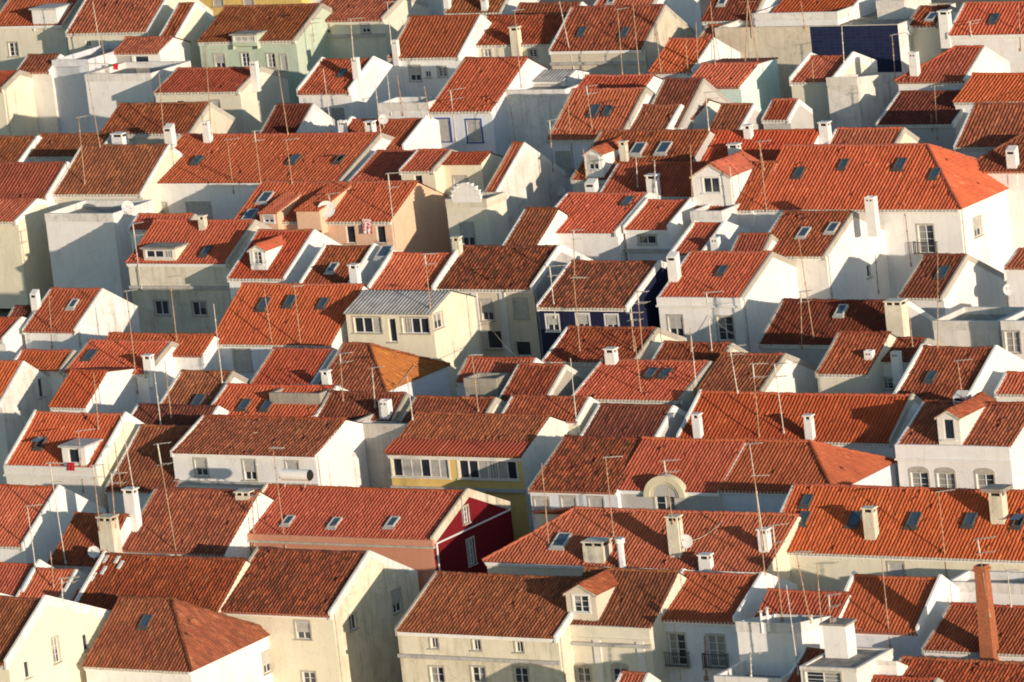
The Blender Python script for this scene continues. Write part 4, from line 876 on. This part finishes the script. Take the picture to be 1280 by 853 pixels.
# unique labels for the masts
SHORT = {}
by = {}
for a in ANT: by.setdefault(a[1].name if a[1] else '-', []).append(a)
ORD = ['leftmost', 'second', 'third', 'fourth', 'fifth', 'sixth', 'seventh', 'eighth', 'ninth', 'tenth']
NUM = {2: 'two', 3: 'three', 4: 'four', 5: 'five', 6: 'six', 7: 'seven', 8: 'eight', 9: 'nine', 10: 'ten'}
def short(lb):
    if lb in SHORT: return SHORT[lb]
    w = lb.split(); return ' '.join(w[:12])
LONG = []
for k, lst in by.items():
    lst.sort(key=lambda a: a[2]); lb = lst[0][1].get('label', '') if lst[0][1] else 'hillside'; s_ = short(lb)
    for i, a in enumerate(lst):
        n = len(lst)
        if n == 1: t_ = 'thin mast on the '+s_
        else: t_ = ('leftmost' if i == 0 else 'rightmost' if i == n-1 else ORD[i])+' mast on the '+s_
        a[0]['label'] = t_
        if len(lb.split()) > 12: LONG.append((k, lb))
for x in sorted(set(LONG)): print('LONG', x)
# ------------------------------------------------------------------ dishes, heater, laundry, flag, ornaments
def dish(px, py, R, label, ax=-50, h=.7):
    P, _ = hit(px, py)
    t = empty('satellite_dish', P, label, 'satellite dish', 'satellite dishes on the roofs')
    m = MB(); c = Vector((0, 0, h)); m.bar((0, 0, -.2), c, .035, 6); m.build('pole', STEEL, t)
    d = Vector((math.cos(math.radians(ax)), math.sin(math.radians(ax)), .45)).normalized(); u = d.orthogonal().normalized(); w_ = d.cross(u)
    m = MB(); rings = []
    for k in range(5):
        r = R*k/4; rings.append([c+d*(.10+.25*R*(k/4)**2)+u*r*math.cos(2*math.pi*j/18)+w_*r*math.sin(2*math.pi*j/18) for j in range(18)])
    for sgn, off in ((1, 0), (-1, -.02)):
        for k in range(4):
            for j in range(18):
                q = [rings[k][j]+d*off, rings[k][(j+1) % 18]+d*off, rings[k+1][(j+1) % 18]+d*off, rings[k+1][j]+d*off]
                if k == 0: q = q[1:]
                m.face(q if sgn > 0 else q[::-1])
    m.build('reflector', DISH, t)
    m = MB(); m.bar(c+d*.1-w_*R*.8, c+d*R*1.0, .015, 5); m.bar(c+d*R*.95, c+d*(R*.95+.12), .05, 6); m.build('feed_arm', STEEL, t)
dish(409, 273, .75, 'large white satellite dish in front of the peach shed dormers')
dish(858, 690, .5, 'small dish beside the beige satellite chimney on the long hipped roof')
dish(160, 270, .6, 'dish on the big white wall building with a diagonal shadow', -30)
dish(480, 160, .45, 'small dish behind the thick parapet of the roof above the longest roof')
P, _ = hit(372, 607)
t = empty('solar_water_heater', P+Vector((0, 0, .05)), 'white cylindrical solar water heater lying above the pink fronted house', 'water heater')
m = MB(); m.bar((-1.2, 0, .75), (1.2, 0, .75), .42, 20); m.bar((-1.2, 0, .75), (-1.32, 0, .75), .42, 20, r2=.25); m.build('tank', CLEAN, t, C['white'])
m = MB(); m.bar((1.2, 0, .75), (1.34, 0, .75), .42, 20, r2=.3); m.build('end_cap', DARK, t)
m = MB()
for x in (-.9, .9): m.bar((x, -.4, -.1), (x, 0, .5), .04, 5); m.bar((x, .4, -.1), (x, 0, .5), .04, 5)
m.bar((-1.35, -.1, .7), (-1.5, -.5, .1), .04, 6); m.build('stand', STEEL, t)
def cloth(px, py, w, h, name, label, cat, mat, col2=None):
    P, _ = hit(px, py); P = P+Vector((0, -.35, 0)); V, F = [], []; n = 14
    for j in range(9):
        for i in range(n+1):
            x = w*(i/n-.5); V.append((x+.03*math.sin(j*.8), .06*math.sin(i*1.1+j*.35)*(j/8), h/2-h*j/8))
    F = [(j*(n+1)+i, j*(n+1)+i+1, (j+1)*(n+1)+i+1, (j+1)*(n+1)+i) for j in range(8) for i in range(n)]
    o = np_mesh(name, V, F, mat); o.location = P; o['label'] = label; o['category'] = cat; return o
def pattern(name, a, b, sc):
    m, nt, bs_ = new_mat(name); tc = N(nt, 'ShaderNodeTexCoord'); v = N(nt, 'ShaderNodeTexVoronoi', i_Scale=sc); L(nt, tc.outputs['Object'], v.inputs['Vector'])
    L(nt, mixc(nt, ramp(nt, v.outputs['Distance'], .38, .42), a, b), bs_.inputs['Base Color']); return m
cloth(462, 282, 1.0, 1.25, 'hanging_laundry', 'red and white patterned cloth hanging on the peach house balcony', 'laundry', pattern('patterned_cloth', (.65, .03, .05), (.75, .6, .55), 5))
cloth(92, 582, .7, .65, 'red_towel', 'red towel hung over the parapet of the sunken terrace', 'towel', plain('red_cloth', (.55, .02, .03), .9))
fl = cloth(144, 83, 1.2, .55, 'flag', 'green and red flag draped along the roof terrace railing', 'flag', None or plain('flag_cloth', (.4, .02, .02)))
def flagmat():
    m, nt, b = new_mat('green_and_red_cloth'); tc = N(nt, 'ShaderNodeTexCoord'); s_ = N(nt, 'ShaderNodeSeparateXYZ'); L(nt, tc.outputs['Object'], s_.inputs[0])
    g = N(nt, 'ShaderNodeMath', operation='GREATER_THAN', i_1=-.12); L(nt, s_.outputs[0], g.inputs[0]); L(nt, mixc(nt, g.outputs[0], (.02, .22, .07), (.6, .03, .03)), b.inputs['Base Color']); return m
fl.data.materials[0] = flagmat()
def railing(px0, px1, py, label, h=1.0):
    A, _ = hit(px0, py); E_ = A; X1 = x_on_line(E_, px1); W = X1-E_.x
    t = empty('railing', A, label, 'railing'); m = MB()
    for z in (.08, h): m.bar((0, .1, z), (W, .1, z), .03, 5)
    n = int(W/.16)
    for i in range(n+1): m.bar((W*i/n, .1, -.1), (W*i/n, .1, h), .018, 4)
    m.build('bars', STEEL, t)
railing(108, 136, 93, 'white painted railing along the roof terrace, upper left')
railing(171, 186, 93, 'short grey railing in front of the white penthouse loggia')
# parapet ornament: round arch on the cornice, and a scalloped crown
def hinfo(s_): return next(h for h in HOUSES if s_ in h['label'])
hh = hinfo('round arched ornament'); E = hh['E']; c = on_plane(831, 612, (0, E.y, 0), Vector((0, 1, 0)))-hh['root'].location
m = MB(); n = 18
for R1, R2, y0, y1 in ((1.15, 1.6, -.20, .45), (.95, 1.15, -.12, .40)):
    for i in range(n):
        a0, a1 = math.pi*i/n, math.pi*(i+1)/n; q = []
        for y in (y0, y1):
            pass
        f = lambda R, a, y: (c.x+R*1.08*math.cos(a), y, c.z-.55+R*math.sin(a))
        m.hexa([f(R1, a0, y0), f(R1, a1, y0), f(R1, a1, y1), f(R1, a0, y1), f(R2, a0, y0), f(R2, a1, y0), f(R2, a1, y1), f(R2, a0, y1)])
m.build('arched_ornament', WALL, hh['root'], (.66, .60, .42))
m = MB(); k = 14
for i in range(k):
    a0, a1 = math.pi*i/k, math.pi*(i+1)/k
    m.hexa([(c.x, -.05, c.z-.5), (c.x+1.0*math.cos(a0), -.05, c.z-.55+.95*math.sin(a0)), (c.x+1.0*math.cos(a1), -.05, c.z-.55+.95*math.sin(a1)), (c.x, -.05, c.z-.5),
            (c.x, .35, c.z-.5), (c.x+1.0*math.cos(a0), .35, c.z-.55+.95*math.sin(a0)), (c.x+1.0*math.cos(a1), .35, c.z-.55+.95*math.sin(a1)), (c.x, .35, c.z-.5)])
m.build('tympanum', WALL, hh['root'], C['grey'])

# stepped crown over the narrow pale front
bl = next(o for o in COL.objects if o.get('label', '').startswith('narrow pale front')); fx = bl.location
c = on_plane(583, 250, (0, fx.y, 0), Vector((0, 1, 0)))-fx; m = MB(); n = 9
for i in range(n):
    a0, a1 = math.pi*i/n, math.pi*(i+1)/n; R = 1.45
    xa, xb = sorted((c.x+R*math.cos(a0), c.x+R*math.cos(a1))); zt = c.z+.1+R*.85*math.sin((a0+a1)/2)
    m.box(xa, xb, -.06, .2, c.z-.2, zt); m.box(xa-.04, xb+.04, -.1-.004*i, .24+.004*i, zt+.002, zt+.12, 0)
m.build('stepped_crown', WALL, bl, C['white'])
# white replacement tiles
pr = hinfo('patched white tiles')
for (px, py) in ((133, 700), (147, 700), (151, 707), (130, 714), (117, 722)):
    s_ = math.atan(pr['t']); nv = Vector((0, -math.sin(s_), math.cos(s_))); q = on_plane(px, py, pr['E'], nv)-pr['root'].location
    dw = Vector((0, math.cos(s_), math.sin(s_))); m = MB()
    P_ = lambda a, b, o: q+Vector((a, 0, 0))+dw*b+nv*o
    m.hexa([P_(-.12, -.4, .0), P_(.12, -.4, .0), P_(.12, .4, .0), P_(-.12, .4, .0), P_(-.12, -.4, .14), P_(.12, -.4, .14), P_(.12, .4, .11), P_(-.12, .4, .11)])
    m.build('white_tile', PVC, pr['root'])
# drain pipe and eaves line on the red gable
rh = hinfo('dark red tiled gable'); W_ = rh['W']; D_ = rh['D']; zz = rh['E'].z-rh['root'].location.z
m = MB(); m.bar((W_+.09, .3, zz-.25), (W_+.09, D_-.2, zz-.25), .07, 6); m.bar((W_+.09, .32, zz-.25), (W_+.09, .32, .3), .07, 6); m.build('drain_pipe', PVC, rh['root'])
# drain pipes on lit gables
for key in ('stained cream house', 'great white house', 'big shadowed gable', 'blue grey gable', 'stepped gable', 'peach house', 'navy blue', 'three shuttered windows', 'spotted dark tiles', 'rough white gable', 'broadest striped', 'hipped house with ochre', 'longest bright red', 'single skylight on dark red'):
    for hh in HOUSES:
        if key in hh['label']:
            z0 = hh['E'].z-hh['root'].location.z; m = MB(); y = .45; x = hh['W']+.07
            m.bar((x, y, .2), (x, y, z0-.05), .05, 6); m.bar((x, y, z0-.05), (x-.35, .1, z0-.02), .05, 6)
            for k in range(3): m.box(x-.07, x+.06, y-.06, y+.06, z0-1.2-k*2, z0-1.12-k*2)
            m.build('drain_pipe', STEEL, hh['root'])
# sagging cables
def cable(a, b, sag, label):
    A, _ = hit(*a); B_, _ = hit(*b)
    if A is None or B_ is None: return
    A = A+Vector((0, -.1, .25)); B_ = B_+Vector((0, -.1, .25)); m = MB(); n = 16; pts = []
    for i in range(n+1):
        t_ = i/n; p = A.lerp(B_, t_); p.z -= sag*4*t_*(1-t_); pts.append(p-A)
    for p, q in zip(pts, pts[1:]): m.bar(p, q, .022, 4)
    o = m.build('cable', STEEL, None); o.location = A; o['label'] = label; o['category'] = 'cable'; o['group'] = 'thin cables strung over the roofs'
cable((887, 398), (955, 434), .5, 'thin pale cable in front of the blue grey gabled white house')
cable((437, 545), (520, 460), .3, 'thin cable crossing the shaded blank wall beside the yellow house')
cable((611, 408), (655, 456), .3, 'thin cable hanging from the house with white pilasters')
cable((838, 680), (905, 655), .6, 'thin cable running right from the beige satellite chimney')
cable((400, 520), (318, 545), .3, 'thin cable over the striped brown roof with shuttered windows')

for i_, (px, py, R_, lb, ax) in enumerate(((700, 247, .5, 'dish beside the ridge of the white house with smooth red tiles', -60), (1136, 46, .45, 'dish on the wall right of the navy tiled building', -40),
    (1262, 372, .5, 'dish near the right edge beside the dark red tiled house', -50), (118, 700, .45, 'dish beside the crenellated cream chimney, lower left', -45),)):
    dish(px, py, R_, lb, ax, .55)

yh = hinfo('glazed veranda and red sheet'); s_ = math.atan(yh['t']); z_ = yh['E'].z-yh['root'].location.z
P_ = tile_sheet((-.15, -.25, z_-.02), (1, 0, 0), (0, math.cos(s_*.8), math.sin(s_*.8)), yh['W']+.3, 1.9, 'P')
V_ = P_[0]+np.array([0, 0, .24]); np_mesh('sheet_eaves', V_, P_[1], TILE['P'], yh['root'], P_[2])

sl = next(o for o in COL.objects if o.get('label', '').startswith('small house with a flat concrete slab'))
P, _ = hit(1048, 822); q = P-sl.location
m = MB(); m.box(q.x-.85, q.x+.85, q.y-.2, q.y+1.0, q.z-.3, q.z+2.2); m.box(q.x-1.0, q.x+1.0, q.y-.35, q.y+1.15, q.z+2.203, q.z+2.34, 1); m.box(q.x-.5, q.x-.1, q.y, q.y+.4, q.z+2.343, q.z+2.6, 1)
m.build('chimney', [WALL, CONC], sl, C['white'])
for (px, py, h_, lb) in ((953, 788, 1.2, 'short pale flue pipe on the shaded red roof, left of two'), (961, 786, 1.3, 'short pale flue pipe on the shaded red roof, right of two'), (1016, 792, 1.1, 'small capped flue on the low roof left of the slab chimney')):
    P, _ = hit(px, py); t = empty('flue_pipe', P, lb, 'flue pipe', 'small flue pipes at the lower right')
    m = MB(); m.bar((0, 0, -.2), (0, 0, h_), .09, 8); m.build('pipe', CLEAN, t, C['white']); m = MB(); m.bar((0, 0, h_+.06), (0, 0, h_+.2), .2, 8, r2=.03); m.bar((0, 0, h_-.02), (0, 0, h_+.07), .03, 5); m.build('cowl', STEEL, t)
